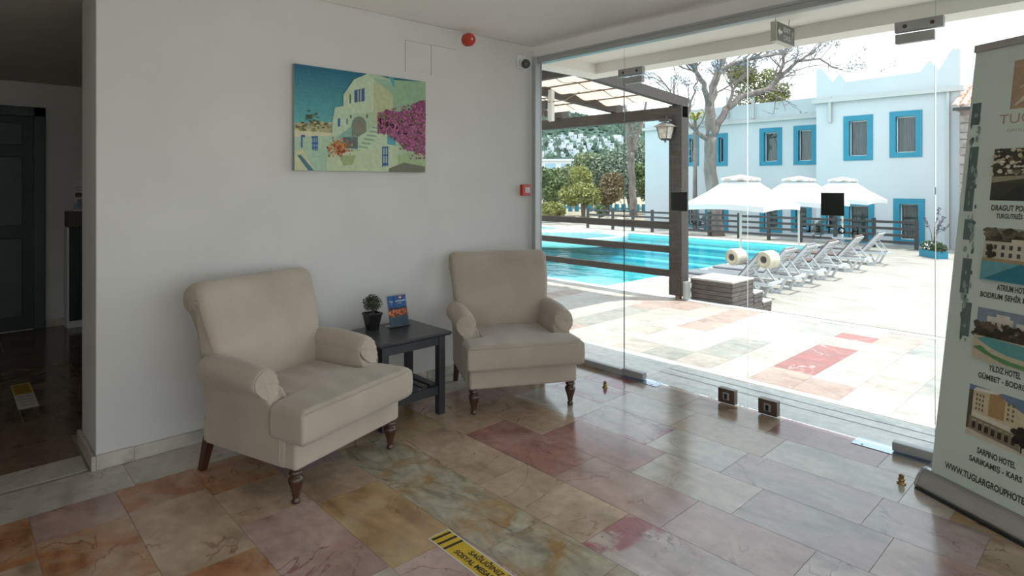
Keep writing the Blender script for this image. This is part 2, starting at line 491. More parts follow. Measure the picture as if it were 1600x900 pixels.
# ---- porch: soffit and beams
struct(MB().bx(-0.22, 5.45, 0.10, 0.84, 2.70, 2.95).build('ceiling_porch', M_EXT))
struct(MB().bx(-0.22, 5.45, 0.83, 1.06, 2.60, 3.05).build('beam_porch', M_EXT))
struct(MB().bx(-0.22, 0.0, 0.0, 0.83, 2.60, 2.701).build('beam_porch_return', M_EXT))
struct(MB().bx(-5.0, 5.45, -7.3, 1.06, 2.95, 3.05).build('roof', M_EXT))

# ---- glass front
win = struct(bpy.data.objects.new('window_1', None)); COL.objects.link(win)
MB().bx(0.045, 0.950, -0.006, 0.006, 0.03, 2.60).build('pane', M_GLASS, win)
MB().bx(0.0, 0.045, -0.072, 0.012, 0.0, 2.638).build('frame_post', M_ALU, win, bevel=0.002)
MB().bx(0.045, 0.945, -0.026, 0.026, 0.0, 0.046).build('bottom_channel', M_ALU, win, bevel=0.002)
win2 = struct(bpy.data.objects.new('window_2', None)); COL.objects.link(win2)
MB().bx(3.001, 5.29, -0.006, 0.006, 0.03, 2.60).build('pane', M_GLASS, win2)
MB().bx(3.004, 5.29, -0.026, 0.026, 0.0, 0.046).build('bottom_channel', M_ALU, win2, bevel=0.002)
win3 = struct(bpy.data.objects.new('window_3', None)); COL.objects.link(win3)
MB().bx(0.954, 3.0, -0.006, 0.006, 2.344, 2.60).build('pane', M_GLASS, win3)
trk = struct(MB().bx(0.045, 5.29, -0.046, 0.036, 2.580, 2.637).bx(0.045, 5.29, -0.056, -0.046, 2.618, 2.637).build('trim_3', M_ALU, bevel=0.002))
for nm, x0, x1, hinge in (('door_1', 0.955, 1.9550, 0), ('door_2', 1.9565, 2.9995, 1)):
    d = struct(bpy.data.objects.new(nm, None)); COL.objects.link(d)
    MB().bx(x0, x1, -0.004, 0.004, 0.012, 2.338).build('pane', M_GLASS, d)
    edge = glass('glass_edge', tint=(0.50, 0.56, 0.55), ior=1.3)
    for q in ((x0,) if not hinge else (x1,)):
        MB().bx(q - 0.0012, q + 0.0012, -0.0063, 0.0063, 0.012, 2.338).build('pane_edge', edge, d)
    a, b = (x0, 1.132) if not hinge else (2.815, x1)
    u0, u1 = (0.909, 1.136) if not hinge else (2.812, 3.040)
    fit = MB().bx(u0, u1, -0.021, 0.021, 2.346, 2.404).build('patch_fitting', M_STEEL, d, bevel=0.003)
    for sx in (u0 + 0.05, u1 - 0.05):
        MB().cyl((sx, -0.0225, 2.375), (sx, -0.020, 2.375), 0.011, n=14).build('screw', mat('rust_screw', (0.10, 0.05, 0.03), 0.5), fit)
    MB().bx(a, b, -0.021, 0.021, 2.284, 2.336).build('patch_fitting', M_STEEL, d, bevel=0.003)
    a, b = (x0, 1.145) if not hinge else (2.802, x1)
    MB().bx(a, b, -0.028, 0.028, 0.009, 0.058).build('bottom_fitting', M_STEEL, d, bevel=0.004)
    l0, l1 = (1.757, 1.875) if not hinge else (2.037, 2.160)
    lk = MB().bx(l0, l1, -0.024, 0.024, 0.010, 0.106).build('corner_lock', mat('bronze_lock', (0.17, 0.135, 0.11), 0.4, 0.15, 14, metal=0.8), d, bevel=0.003)
    lc = (l0 + l1) / 2
    MB().bx(lc - 0.022, lc + 0.022, -0.029, -0.024, 0.034, 0.084).build('escutcheon', M_STEEL, lk, bevel=0.002)
    MB().bx(lc - 0.010, lc + 0.010, -0.034, -0.029, 0.040, 0.076).build('key_cylinder', M_DARKMETAL, lk, bevel=0.003)
for x0, x1 in ((0.955, 1.285), (2.605, 2.985)):
    f = struct(MB().bx(x0, x1, -0.065, 0.055, 0.0002, 0.0032).build('trim_floor_spring', mat('floor_plate_steel_sky_tint', (0.36, 0.44, 0.52), 0.25, 0.06, 8, metal=0.9), bevel=0.001))  # blue in the steel colour stands in for reflected sky
    for sx in (x0 + 0.05, x1 - 0.05):
        MB().cyl((sx, -0.045, 0.0032), (sx, -0.045, 0.0042), 0.006, n=10).build('screw', M_DARKMETAL, f)

# ---- terrace outside the glass
ter = struct(MB().bx(-6.0, 6.7, 0.032, 3.16, -0.80, -0.0015).build('floor_terrace', M_GROUT))
TERR = {'a': marble('terrace_cream', '#a79e94', '#ada49a', '#b39a86', rough=0.5, vein_amt=0.25),
        'b': marble('terrace_white', '#b0a9a1', '#b6afa8', '#b9a898', rough=0.5, vein_amt=0.2),
        'c': marble('terrace_grey', '#8f8f87', '#a09a91', '#8e8a80', rough=0.5, vein_amt=0.5, sc_=4.0),
        'r': marble('terrace_red', '#915a56', '#9c6862', '#dcc8c2', rough=0.5, sc_=2.6, vein_amt=0.7),
        'p': marble('terrace_pink', '#a38b80', '#ab988d', '#a87a70', rough=0.5, vein_amt=0.3)}
MARB.update(TERR)
for yv0, yv1 in ((0.034, 0.274), (0.286, 0.396), (0.408, 0.526), (0.538, 0.62)):
    slab('H', 1.10, 3.95, yv0, yv1, ter, gap=0.001)
slab('H', 0.0, 1.10, 0.034, 0.62, ter)
for q in range(-10, 0): slab('abp'[q % 3], q * 0.4, q * 0.4 + 0.4, 0.034, 0.62, ter)
cols = [-4.2 + 0.3255 * k for k in range(27)]
spec = {18: ['c', 'r', 'r', 'b'], 16: ['a', 'c', 'b', 'a'], 17: ['b', 'a', 'b', 'c'], 20: ['b', 'a', 'a', 'c'], 21: ['b', 'c', 'a', 'a'], 22: ['p', 'a', 'b', 'c'], 23: ['c', 'p', 'b', 'b']}
for k, cx0 in enumerate(cols[:-1]):
    cuts = [0.62] + ([1.08, 2.10, 2.47, 2.72] if k == 18 else sorted([0.62 + rng.uniform(0.35, 0.7), 1.5 + rng.uniform(-0.1, 0.3), 2.3 + rng.uniform(-0.1, 0.35)])) + [3.06]
    kinds = ['p', 'r', 'a', 'r', 'b'] if k == 18 else spec.get(k) or [rng.choice('aabbbcp') for _ in range(5)]
    for i in range(len(cuts) - 1):
        slab(kinds[i % len(kinds)], cx0, cols[k + 1], cuts[i], cuts[i + 1], ter)
# pale coping along the terrace edge
cop = struct(MB().bx(-6.0, 6.7, 3.06, 3.19, -0.03, 0.004).build('trim_terrace_edge', mat('coping_white', (0.66, 0.65, 0.62), 0.6, 0.04, 4)))

struct(MB().bx(0.26, 6.7, 3.19, 3.205, -0.03, 0.006).build('trim_terrace_shadow_line', M_DARKMETAL))  # dark strip stands in for the shadow line along the terrace edge

# ---- hall door and counter
d3 = struct(bpy.data.objects.new('door_3', None)); COL.objects.link(d3)
M_GREEN = mat('dark_green_paint', (0.020, 0.036, 0.028), 0.45, 0.15, 5)
for (a, b, z0, z1) in ((-3.231, -3.136, 0, 2.295), (-4.20, -4.105, 0, 2.295), (-4.20, -3.136, 2.20, 2.295)):
    MB().bx(-4.15, -4.09, a, b, z0, z1).build('door_frame', M_GREEN, d3, bevel=0.004)
leaf = MB().bx(-4.148, -4.125, -4.105, -3.231, 0.01, 2.20).build('door_leaf', mat('green_black_paint', (0.010, 0.017, 0.014), 0.5, 0.2, 5), d3)
for (z0, z1) in ((0.15, 0.95), (1.08, 1.78), (1.9, 2.12)):
    MB().bx(-4.127, -4.112, -4.02, -3.32, z0, z1).build('panel', M_GREEN, leaf, bevel=0.006)
c = thing('hall_counter', 'dark panelled counter with a thick brown wooden top against the hall wall', 'counter', (0, 0, 0))
MB().bx(-4.14, -3.93, -2.955, -2.2, 0.07, 1.05).build('body', mat('counter_teal_black', (0.014, 0.022, 0.026), 0.4, 0.15, 4), c, bevel=0.004)
MB().bx(-4.14, -3.90, -2.972, -2.18, 1.05, 1.215).build('worktop', mat('counter_wood', (0.075, 0.045, 0.030), 0.5, 0.25, 7, stretch=(1, 8, 1)), c, bevel=0.006)
MB().bx(-4.14, -3.92, -2.975, -2.957, 0.0, 1.05).build('end_panel', M_WHITEPL, c, bevel=0.002)
MB().bx(-4.14, -3.925, -2.955, -2.2, 0.0, 0.07).build('plinth', M_WHITEPL, c, bevel=0.002)

# =================================================================== LETTERING AND PRINT
DG = None
TXT = {}
def text_geo(body, bold=False):
    """flat letter outlines, cap height about 0.73, as (verts2d, faces, width)"""
    key = (body, bold)
    if key in TXT: return TXT[key]
    cu = bpy.data.curves.new('t', 'FONT'); cu.body = body; cu.size = 1.0
    cu.resolution_u = 3
    if bold: cu.offset = 0.032
    ob = bpy.data.objects.new('t', cu); COL.objects.link(ob)
    dg = bpy.context.evaluated_depsgraph_get()
    me = bpy.data.meshes.new_from_object(ob.evaluated_get(dg))
    vs = [(v.co.x, v.co.y) for v in me.vertices]
    fs = [tuple(p.vertices) for p in me.polygons]
    bpy.data.objects.remove(ob); bpy.data.curves.remove(cu); bpy.data.meshes.remove(me)
    w = max([v[0] for v in vs] or [1])
    TXT[key] = (vs, fs, w)
    return TXT[key]

class Print:
    """flat ink shapes on one plane: origin O, axes U and V, layers a fraction of a millimetre apart along N"""
    def __init__(s, O, U, V, step=0.00025):
        s.O, s.U, s.V = Vector(O), Vector(U).normalized(), Vector(V).normalized()
        s.N = s.U.cross(s.V).normalized(); s.mb = MB(); s.mats = []; s.ix = {}; s.step = step; s.lay = 0
    def slot(s, c):
        m = ink(c) if not isinstance(c, bpy.types.Material) else c
        if m.name not in s.ix: s.ix[m.name] = len(s.mats); s.mats.append(m)
        s.mb.mi = s.ix[m.name]
    def p(s, u, v): return s.O + s.U * u + s.V * v + s.N * (s.lay * s.step)
    def poly(s, pts, c, lay=None):
        if lay is not None: s.lay = lay
        else: s.lay += 1
        s.slot(c); s.mb.add([s.p(*q) for q in pts], [tuple(range(len(pts)))])
    def rect(s, u0, v0, u1, v1, c, lay=None): s.poly([(u0, v0), (u1, v0), (u1, v1), (u0, v1)], c, lay)
    def blob(s, u, v, ru, rv, c, n=7, lay=None, r=random):
        a0 = r.uniform(0, 6)
        s.poly([(u + ru * r.uniform(0.7, 1.1) * math.cos(a0 + 2*PI*k/n), v + rv * r.uniform(0.7, 1.1) * math.sin(a0 + 2*PI*k/n)) for k in range(n)], c, lay)
    def text(s, body, u, v, h, c, align='l', width=None, bold=False, mirror=False):
        vs, fs, w = text_geo(body, bold)
        k = h / 0.73; kx = k if width is None else width / w
        ww = w * kx
        off = {'l': 0, 'c': -ww / 2, 'r': -ww}[align]
        s.lay += 1; s.slot(c)
        if mirror: pts = [s.p(u - (x * kx + off), v + y * k) for x, y in vs]
        else: pts = [s.p(u + x * kx + off, v + y * k) for x, y in vs]
        s.mb.add(pts, fs)
    def build(s, name, parent=None): return s.mb.build(name, s.mats, parent, fix=False)

# =================================================================== ARMCHAIRS
def smooth(t): t = max(0.0, min(1.0, t)); return t * t * (3 - 2 * t)

def make_armchair(label):
    T = thing('armchair', label, 'armchair', group='pair of oatmeal armchairs beside the low table')
    # upholstered base rail
    MB().bx(-0.34, 0.355, -0.369, 0.369, 0.165, 0.300).build('seat_base', M_FABRIC, T, bevel=0.018, seg=3)
    # T-shaped loose seat cushion
    def hw(x): return 0.262 + (0.392 - 0.262) * smooth((x - 0.165) / 0.045)
    NX, NY = 46, 40
    def cush(top):
        def fn(a, b):
            x = -0.24 + 0.665 * a; w = hw(x); y = w * (2 * b - 1)
            dx = min(a * 0.665 + 0.1, (1 - a) * 0.665); dy = (1 - abs(2 * b - 1)) * w
            r = 0.022
            e = lambda d: math.sqrt(max(0.0, 1 - (1 - min(d / r, 1)) ** 2))
            k = e(dx) * e(dy)
            crown = 0.016 * (1 - (2 * b - 1) ** 2) * math.sin(PI * min(1, max(0, a)))
            crease = 0.003 * math.sin(38 * y + 9 * x) * math.sin(7 * x + 2)
            if top: return (x, y, 0.444 + k * (0.018 + crown + crease) - 0.012 * (1 - a))
            return (x, y, 0.314 - k * 0.018)
        return fn
    m = MB(); m.grid(cush(True), NX, NY); m.grid(cush(False), NX, NY)
    off = (NX + 1) * (NY + 1); idx = lambda i, j: i * (NY + 1) + j
    rim = [idx(i, 0) for i in range(NX)] + [idx(NX, j) for j in range(NY)] + [idx(i, NY) for i in range(NX, 0, -1)] + [idx(0, j) for j in range(NY, 0, -1)]
    loops = []
    for fz, fo in ((0.10, 0.6), (0.5, 1.0), (0.90, 0.6)):
        loops.append([(m.v[q_][0] + (0.006 * fo if m.v[q_][0] > 0.40 else 0), m.v[q_][1] * (1 + 0.010 * fo), m.v[q_][2] + (m.v[off + q_][2] - m.v[q_][2]) * fz) for q_ in rim])
    prev = rim; nr = len(rim)
    for lp in loops:
        o2 = len(m.v); m.v += lp; cur_ = list(range(o2, o2 + nr))
        for q_ in range(nr):
            q2 = (q_ + 1) % nr; m.f.append((prev[q_], prev[q2], cur_[q2], cur_[q_])); m.m.append(0)
        prev = cur_
    for q_ in range(nr):
        q2 = (q_ + 1) % nr; m.f.append((prev[q_], prev[q2], off + rim[q2], off + rim[q_])); m.m.append(0)
    cu = m.build('seat_cushion', M_FABRIC, T, smooth=True, merge=True)
    # piping along the front edge of the cushion
    MB().tube([(0.428, -0.372 + 0.744 * k / 12, 0.447) for k in range(13)], 0.003, 6).build('piping', M_FABRIC, cu, smooth=True)
    # back with rolled top: side profile in x-z
    prof = [(-0.20, 0.30)]
    for k in range(13):
        t = k / 12.0
        prof.append((-0.195 - 0.135 * t - 0.02 * math.sin(PI * t) * -1, 0.36 + 0.50 * t))
    cx, cz, r = -0.424, 0.893, 0.087
    for k in range(1, 17):
        a = math.radians(-12 + 235 * k / 16.0)
        prof.append((cx + r * math.cos(a), cz + r * math.sin(a)))
    prof += [(-0.435, 0.795), (-0.405, 0.72), (-0.385, 0.55), (-0.365, 0.30), (-0.355, 0.18), (-0.30, 0.18)]
    n = len(prof)
    cen = (sum(p[0] for p in prof) / n, sum(p[1] for p in prof) / n)
    m = MB(); NY = 14
    def halfw(z): return 0.332 + 0.046 * smooth((z - 0.45) / 0.4)
    ring = []
    stations = []
    for j in range(-NY, NY + 1):
        s = j / NY
        edge = max(0.0, (abs(s) - 0.86) / 0.14)
        inset = 0.020 * (1 - math.sqrt(max(0.0, 1 - edge ** 2)))
        stations.append((s, inset))
    vs = []
    for s, inset in stations:
        for i, (px, pz) in enumerate(prof):
            a = prof[i - 1]; b = prof[(i + 1) % n]
            tx, tz = b[0] - a[0], b[1] - a[1]; L = math.hypot(tx, tz) or 1
            nx, nz = -tz / L, tx / L     # inward for this ordering is chosen below
            belly = 0.022 * (1 - s * s) if 1 <= i <= 13 else 0.0
            vs.append((px + nx * inset + belly, s * halfw(pz), pz + nz * inset))
    fs = []
    for j in range(len(stations) - 1):
        for i in range(n):
            i2 = (i + 1) % n
            fs.append((j*n+i, j*n+i2, (j+1)*n+i2, (j+1)*n+i))
    fs.append(tuple(range(n))); fs.append(tuple((len(stations)-1)*n + i for i in range(n)))
    m.add(vs, fs)
    bk = m.build('backrest', M_FABRIC, T, smooth=True)
    # gathered scroll ends of the back roll
    for sy in (-1, 1):
        m = MB(); K = 44
        cvs = [(cx, sy * 0.384, cz)]
        for q, rr in enumerate((0.010, 0.038, 0.065)):
            for k in range(K):
                a = 2 * PI * k / K
                bump = (0.003 if k % 4 < 2 else -0.002) * (q > 0)
                cvs.append((cx + rr * math.cos(a), sy * (0.384 - 0.014 * (q / 2.0) ** 2 + bump), cz + rr * math.sin(a)))
        cf = [(0, 1 + k, 1 + (k + 1) % K) for k in range(K)]
        for q in range(2):
            for k in range(K):
                k2 = (k + 1) % K
                cf.append((1 + q*K + k, 1 + q*K + k2, 1 + (q+1)*K + k2, 1 + (q+1)*K + k))
        m.add(cvs, cf); m.build('gathered_end', M_FABRIC, bk, smooth=True)
    # scroll arms
    for sy in (-1, 1):
        ac = (0.352, 0.548); ar = 0.074          # roll centre (y, z) and radius
        sec = [(0.262, 0.30), (0.262, 0.40), (0.266, 0.49)]
        for k in range(0, 17):
            a = math.radians(195 - 255 * k / 16.0)
            sec.append((ac[0] + ar * math.cos(a), ac[1] + ar * math.sin(a)))
        sec += [(0.382, 0.455), (0.377, 0.40), (0.375, 0.30), (0.374, 0.167), (0.330, 0.167), (0.262, 0.23)]
        n = len(sec)
        def xf(z): return 0.285 - 0.155 * smooth((z - 0.30) / 0.26)
        m = MB(); vs = []; fs = []; NS = 16
        for j in range(NS + 1):
            s = j / NS
            for (y, z) in sec:
                x = -0.30 + (xf(z) + 0.30) * s
                lift = 0.012 * math.sin(PI * s) if z > 0.5 else 0
                k = 1.0
                if s > 0.93: k = 1 - 0.05 * ((s - 0.93) / 0.07) ** 2
                yy = ac[0] + (y - ac[0]) * k
                zz = ac[1] + (z - ac[1]) * k if z > 0.47 else z
                vs.append((x, sy * yy, zz + lift - 0.015 * s * (z > 0.5)))
        for j in range(NS):
            for i in range(n):
                i2 = (i + 1) % n
                fs.append((j*n+i, j*n+i2, (j+1)*n+i2, (j+1)*n+i))
        # front: swelling panel below, gathers in the roll
        o = NS * n
        fs.append(tuple(o + i for i in range(n)))
        m.add(vs, fs)
        arm = m.build('armrest', M_FABRIC, T, smooth=True)
        mo = arm.modifiers.new('bevel', 'BEVEL'); mo.width = 0.012; mo.segments = 3; mo.limit_method = 'ANGLE'; mo.angle_limit = math.radians(50)
        m = MB(); K = 48; xr = xf(ac[1]); zc = ac[1] - 0.015
        cvs = [(xr + 0.012, sy * ac[0], zc)]
        for q, rr in enumerate((0.010, 0.040, 0.066)):
            for k in range(K):
                a = 2 * PI * k / K
                z = zc + rr * math.sin(a)
                slope = (xf(z) - xr)
                bump = (0.0022 if k % 4 < 2 else -0.0022) * (q > 1)
                cvs.append((xr + slope + 0.016 - 0.012 * (q / 2.0) ** 2 + bump, sy * (ac[0] + rr * math.cos(a)), z))
        cf = [(0, 1 + k, 1 + (k + 1) % K) for k in range(K)]
        for q in range(2):
            for k in range(K):
                k2 = (k + 1) % K
                cf.append((1 + q*K + k, 1 + q*K + k2, 1 + (q+1)*K + k2, 1 + (q+1)*K + k))
        m.add(cvs, cf); m.build('gathered_front', M_FABRIC, arm, smooth=True)
        # welt along the outer front seam
        pts = [(xf(z) - 0.03, sy * 0.3755, z) for z in [0.18 + 0.03 * k for k in range(10)]]
        MB().tube(pts, 0.0035, 6).build('piping', M_FABRIC, arm, smooth=True)
        # turned front leg
        prof_l = [(0.014, 0.0), (0.019, 0.004), (0.021, 0.014), (0.015, 0.022), (0.014, 0.030), (0.018, 0.034), (0.017, 0.040), (0.022, 0.060), (0.030, 0.088),
                  (0.036, 0.108), (0.035, 0.120), (0.027, 0.130), (0.021, 0.134), (0.026, 0.138), (0.033, 0.143), (0.033, 0.150), (0.026, 0.155), (0.029, 0.158), (0.031, 0.170)]
        MB().lathe(prof_l, (0.318, sy * 0.333, 0.0), 22).build('leg', M_WOOD, T, smooth=True)
        # splayed square rear leg
        m = MB(); z0, z1 = 0.0, 0.19
        a = (-0.375, sy * 0.345); b = (-0.325, sy * 0.335)
        vs = []
        for (cxx, cyy), w, z in ((a, 0.017, z0), (b, 0.024, z1)):
            for i, j in ((-1,-1),(1,-1),(1,1),(-1,1)): vs.append((cxx + i*w, cyy + j*w, z))
        m.add(vs, [(3,2,1,0),(4,5,6,7),(0,1,5,4),(1,2,6,5),(2,3,7,6),(3,0,4,7)])
        m.build('leg', M_WOOD, T, bevel=0.003)
    return T

ch1 = make_armchair('oatmeal upholstered armchair nearest the hall opening, turned legs, left of the low table')
ch1.location = (0.636, -2.466, 0); ch1.rotation_euler.z = math.radians(17.5)
ch2 = copy_tree(ch1)
ch2['label'] = 'oatmeal upholstered armchair in the corner beside the glass wall, right of the low table'
ch2.location = (0.646, -0.93, 0); ch2.rotation_euler.z = math.radians(-28.7)

# =================================================================== LOW TABLE AND WHAT STANDS ON IT
t = thing('side_table', 'charcoal painted low wooden table with a slatted shelf between the armchairs', 'table', (0.42, -1.742, 0))
prof = [(0.0, 0.0), (0.012, 0.004), (0.020, 0.012), (0.022, 0.020), (0.016, 0.028), (0.010, 0.030)]
m = MB()
lay = []
for off, z in prof: lay.append((0.225 + off - 0.005, 0.250 + off - 0.005, 0.512 + z))
vs = []
for hx, hy, z in lay: vs += [(-hx,-hy,z),(hx,-hy,z),(hx,hy,z),(-hx,hy,z)]
fs = [(3,2,1,0), tuple(4*(len(lay)-1)+i for i in range(4))]
for i in range(len(lay)-1):
    for k in range(4): fs.append((4*i+k, 4*i+(k+1)%4, 4*i+4+(k+1)%4, 4*i+4+k))
m.add(vs, fs); m.build('table_top', M_TABLE, t)
for sx in (-1, 1):
    for sy in (-1, 1):
        MB().bx(sx*0.185-0.024, sx*0.185+0.024, sy*0.212-0.024, sy*0.212+0.024, 0, 0.512).build('leg', M_TABLE, t, bevel=0.003)
    MB().bx(sx*0.190-0.010, sx*0.190+0.010, -0.188, 0.188, 0.455, 0.512).build('apron', M_TABLE, t)
    MB().bx(sx*0.185-0.013, sx*0.185+0.013, -0.188, 0.188, 0.130, 0.185).build('shelf_rail', M_TABLE, t, bevel=0.002)
for sy in (-1, 1):
    MB().bx(-0.161, 0.161, sy*0.217-0.010, sy*0.217+0.010, 0.455, 0.512).build('apron', M_TABLE, t)
    MB().bx(-0.161, 0.161, sy*0.212-0.013, sy*0.212+0.013, 0.130, 0.185).build('shelf_rail', M_TABLE, t, bevel=0.002)
for k in range(6):
    y = -0.165 + 0.066 * k
    MB().bx(-0.172, 0.172, y-0.022, y+0.022, 0.185, 0.199).build('slat', M_TABLE, t, bevel=0.002)

pl = thing('potted_topiary', 'small round topiary bush in a black tapered pot on the low table', 'plant', (0.285, -1.845, 0.542))
m = MB(); vs = []
for w, z in ((0.030, 0), (0.046, 0.10), (0.050, 0.10), (0.050, 0.115), (0.044, 0.115), (0.042, 0.095)):
    vs += [(-w,-w,z),(w,-w,z),(w,w,z),(-w,w,z)]
fs = [(3,2,1,0)]
for i in range(5):
    for k in range(4): fs.append((4*i+k, 4*i+(k+1)%4, 4*i+4+(k+1)%4, 4*i+4+k))
fs.append((20,21,22,23))
m.add(vs, fs); m.build('pot', mat('black_glaze', (0.012, 0.012, 0.014), 0.25, 0.1, 8), pl, bevel=0.002)
MB().grid(lambda a, b: (-0.041 + 0.082*a, -0.041 + 0.082*b, 0.100 + 0.004*math.sin(9*a)*math.cos(8*b)), 6, 6).build('gravel', mat('gravel', (0.25, 0.20, 0.14), 0.9, 0.4, 60), pl)
MB().tube([(0,0,0.095),(0.003,0.002,0.14),(0.0,0.0,0.18)], [0.006,0.005,0.004], 7).build('stem', mat('stem_brown', (0.10, 0.06, 0.03), 0.8), pl, smooth=True)
m = MB(); r = random.Random(5)
for k in range(900):
    d = Vector((r.gauss(0,1), r.gauss(0,1), r.gauss(0,1))).normalized() * (0.062 * r.uniform(0.45, 1.05))
    c = Vector((0, 0, 0.178)) + Vector((d.x, d.y, d.z * 0.88))
    a = Vector((r.gauss(0,1), r.gauss(0,1), r.gauss(0,1))).normalized(); b = a.cross(Vector((r.gauss(0,1), r.gauss(0,1), r.gauss(0,1)))).normalized()
    s = 0.0075
    m.add([c - a*s, c + b*s*0.5, c + a*s, c - b*s*0.5], [(0,1,2,3)])
m.build('leaf_ball', mat('topiary_leaf', (0.040, 0.060, 0.026), 0.6, 0.5, 30), pl, fix=False)['kind'] = 'stuff'

br = thing('leaflet_stand', 'clear acrylic stand holding a blue and orange leaflet on the low table', 'leaflet stand', (0.315, -1.665, 0.5425), math.radians(-2))
# local: faces +x, leaning back
tilt = math.radians(14)
U = Vector((0, 1, 0)); V = Vector((-math.sin(tilt), 0, math.cos(tilt))); NN = U.cross(V)
w2, hh = 0.070, 0.205
m = MB()
def slabq(m, u0, u1, v0, v1, n0, n1):
    vs = []
    for nn in (n0, n1):
        for (u, v) in ((u0, v0), (u1, v0), (u1, v1), (u0, v1)): vs.append(U*u + V*v + NN*nn + Vector((0.02, 0, 0.004)))
    m.add(vs, [(3,2,1,0),(4,5,6,7),(0,1,5,4),(1,2,6,5),(2,3,7,6),(3,0,4,7)])
slabq(m, -w2-0.006, w2+0.006, 0, hh+0.012, -0.005, -0.002)
slabq(m, -w2-0.006, w2+0.006, 0, 0.075, 0.003, 0.005)
m.bx(-0.055, 0.032, -w2-0.006, w2+0.006, 0, 0.004)
m.build('holder', glass('acrylic', tint=(0.93, 0.95, 0.96), ior=1.4), br)
m = MB(); slabq(m, -w2, w2, 0.004, hh, -0.002, 0.0015); m.build('leaflet', mat('paper_slate', '#4d5f70', 0.5), br)
P = Print(Vector((0.02, 0, 0.004)) + NN*0.0018, U, V, 0.0002)
P.rect(-w2, 0.078, w2, hh, '#12497f'); P.rect(-w2, 0.072, w2, 0.118, '#7a3417')
rr = random.Random(11)
for k in range(90): P.blob(rr.uniform(-w2+0.004, w2-0.004), rr.uniform(0.066, 0.112), rr.uniform(0.002, 0.008), rr.uniform(0.002, 0.008), rr.choice(['#e07a22', '#f0a040', '#b84a18', '#2a1a14', '#c8602a']), 6, lay=3 + k % 5, r=rr)
for k in range(26): P.blob(rr.uniform(-w2+0.004, w2-0.004), rr.uniform(0.110, 0.126), 0.007, 0.006, rr.choice(['#141c28', '#0c2038', '#1a1410']), 6, lay=9 + k % 3, r=rr)
P.lay = 13
P.rect(-0.026, 0.078, -0.020, hh, '#0e3460')
P.text('ATRIUM', -0.014, 0.162, 0.011, '#e6eef4', width=0.076)
P.text('HOTEL', 0.004, 0.149, 0.006, '#c8d8e4', width=0.03)
P.text('ALL', -0.060, 0.164, 0.010, '#e6eef4', width=0.028)
P.text('IN', -0.050, 0.151, 0.006, '#c8d8e4', width=0.010)
P.poly([(0.012, 0.184), (0.036, 0.184), (0.038, 0.203), (0.010, 0.203)], '#a0583c')
P.poly([(0.016, 0.184), (0.034, 0.184), (0.025, 0.196)], '#e8e0d8')
P.build('leaflet_print', br)

# =================================================================== CANVAS PICTURE
cv = thing('canvas_picture', 'unframed canvas print of a white village house with bougainvillea on the wall', 'picture', (0.0, -1.755, 1.59))
CW, CH = 1.015, 0.685
MB().bx(0.002, 0.032, -CW/2, CW/2, 0.0, CH).build('canvas', mat('canvas_edge', (0.30, 0.36, 0.34), 0.8), cv, bevel=0.002)
P = Print((0.0325, -CW/2, 0.0), (0, 1, 0), (0, 0, 1), 0.00005)
def q(x, y):
    s = (x - 75) / 870.0
    tt = s * 3.88 / (4.58 * (1 - s) + s * 3.88)
    top = 92 + 140 * s; bot = 775 + 37 * s
    return (max(0, min(1, tt)) * CW, max(0, min(1, 1 - (y - top) / (bot - top))) * CH)
def pp(pts, c): P.poly([q(*k) for k in pts], c)
SKY = ['#0f6f86', '#1a7c90', '#2a8a98', '#3f9aa0', '#58a5a4']
for i in range(16):
    tt = i / 15.0
    cc_ = tuple(a_ + (b_ - a_) * tt for a_, b_ in zip(hexc('#0a5f78'), hexc('#5fa9a6')))
    P.rect(0, 0 if i == 15 else CH * (1 - (i + 1) / 26.0), CW, CH * (1 - i / 26.0), cc_)
rr = random.Random(21)
pp([(75, 470), (330, 480), (330, 560), (75, 560)], '#a8a07a')
for k in range(60):
    x, y = rr.uniform(80, 320), rr.uniform(470, 535)
    u, v = q(x, y); P.blob(u, v, rr.uniform(.006, .02), rr.uniform(.005, .014), rr.choice(['#b8ac80', '#8a8456', '#6c6a40', '#c8bc94', '#55582f']), 6, r=rr)
for k in range(22):
    u, v = q(190 + rr.gauss(0, 22), 440 + rr.gauss(0, 26)); P.blob(u, v, .016, .005, rr.choice(['#3f4a2c', '#565a38']), 6, r=rr)
pp([(75, 520), (345, 545), (345, 640), (75, 640)], '#cfc7a4')
pp([(75, 560), (330, 560), (330, 790), (75, 790)], '#a9bfa0')
# house
pp([(330, 470), (345, 380), (400, 372), (400, 300), (470, 205), (560, 170), (640, 185), (735, 215), (945, 225), (945, 815), (330, 800)], '#a9bd9c')
pp([(345, 380), (470, 372), (470, 560), (325, 560), (325, 470)], '#b3c7a8')
pp([(400, 300), (470, 205), (560, 170), (600, 200), (600, 420), (470, 420), (400, 372)], '#b8c8a6')
pp([(600, 200), (730, 235), (730, 520), (600, 500)], '#b3b98f')
pp([(600, 200), (700, 215), (735, 260), (735, 330), (700, 280), (610, 215)], '#8fae94')
pp([(728, 215), (945, 232), (945, 420), (728, 420)], '#8cab88')
pp([(700, 190), (735, 205), (735, 270)], '#4aa0a4')
pp([(472, 275), (540, 262), (540, 345), (472, 352)], '#2d4f86')
pp([(492, 275), (520, 268), (520, 345), (492, 350)], '#9aa592')
pp([(502, 272), (509, 270), (509, 346), (502, 348)], '#35445a')
pp([(362, 452), (378, 450), (378, 502), (362, 505)], '#28588e')
pp([(420, 455), (428, 453), (428, 488), (420, 490)], '#56683e')
pp([(440, 300), (450, 298), (450, 355), (440, 360)], '#55613f')
arch = [(452, 570), (452, 500)] + [(502 - 50 * math.cos(PI * k / 10), 500 - 58 * math.sin(PI * k / 10)) for k in range(1, 10)] + [(552, 500), (552, 570)]
pp(arch, '#6f7f70')
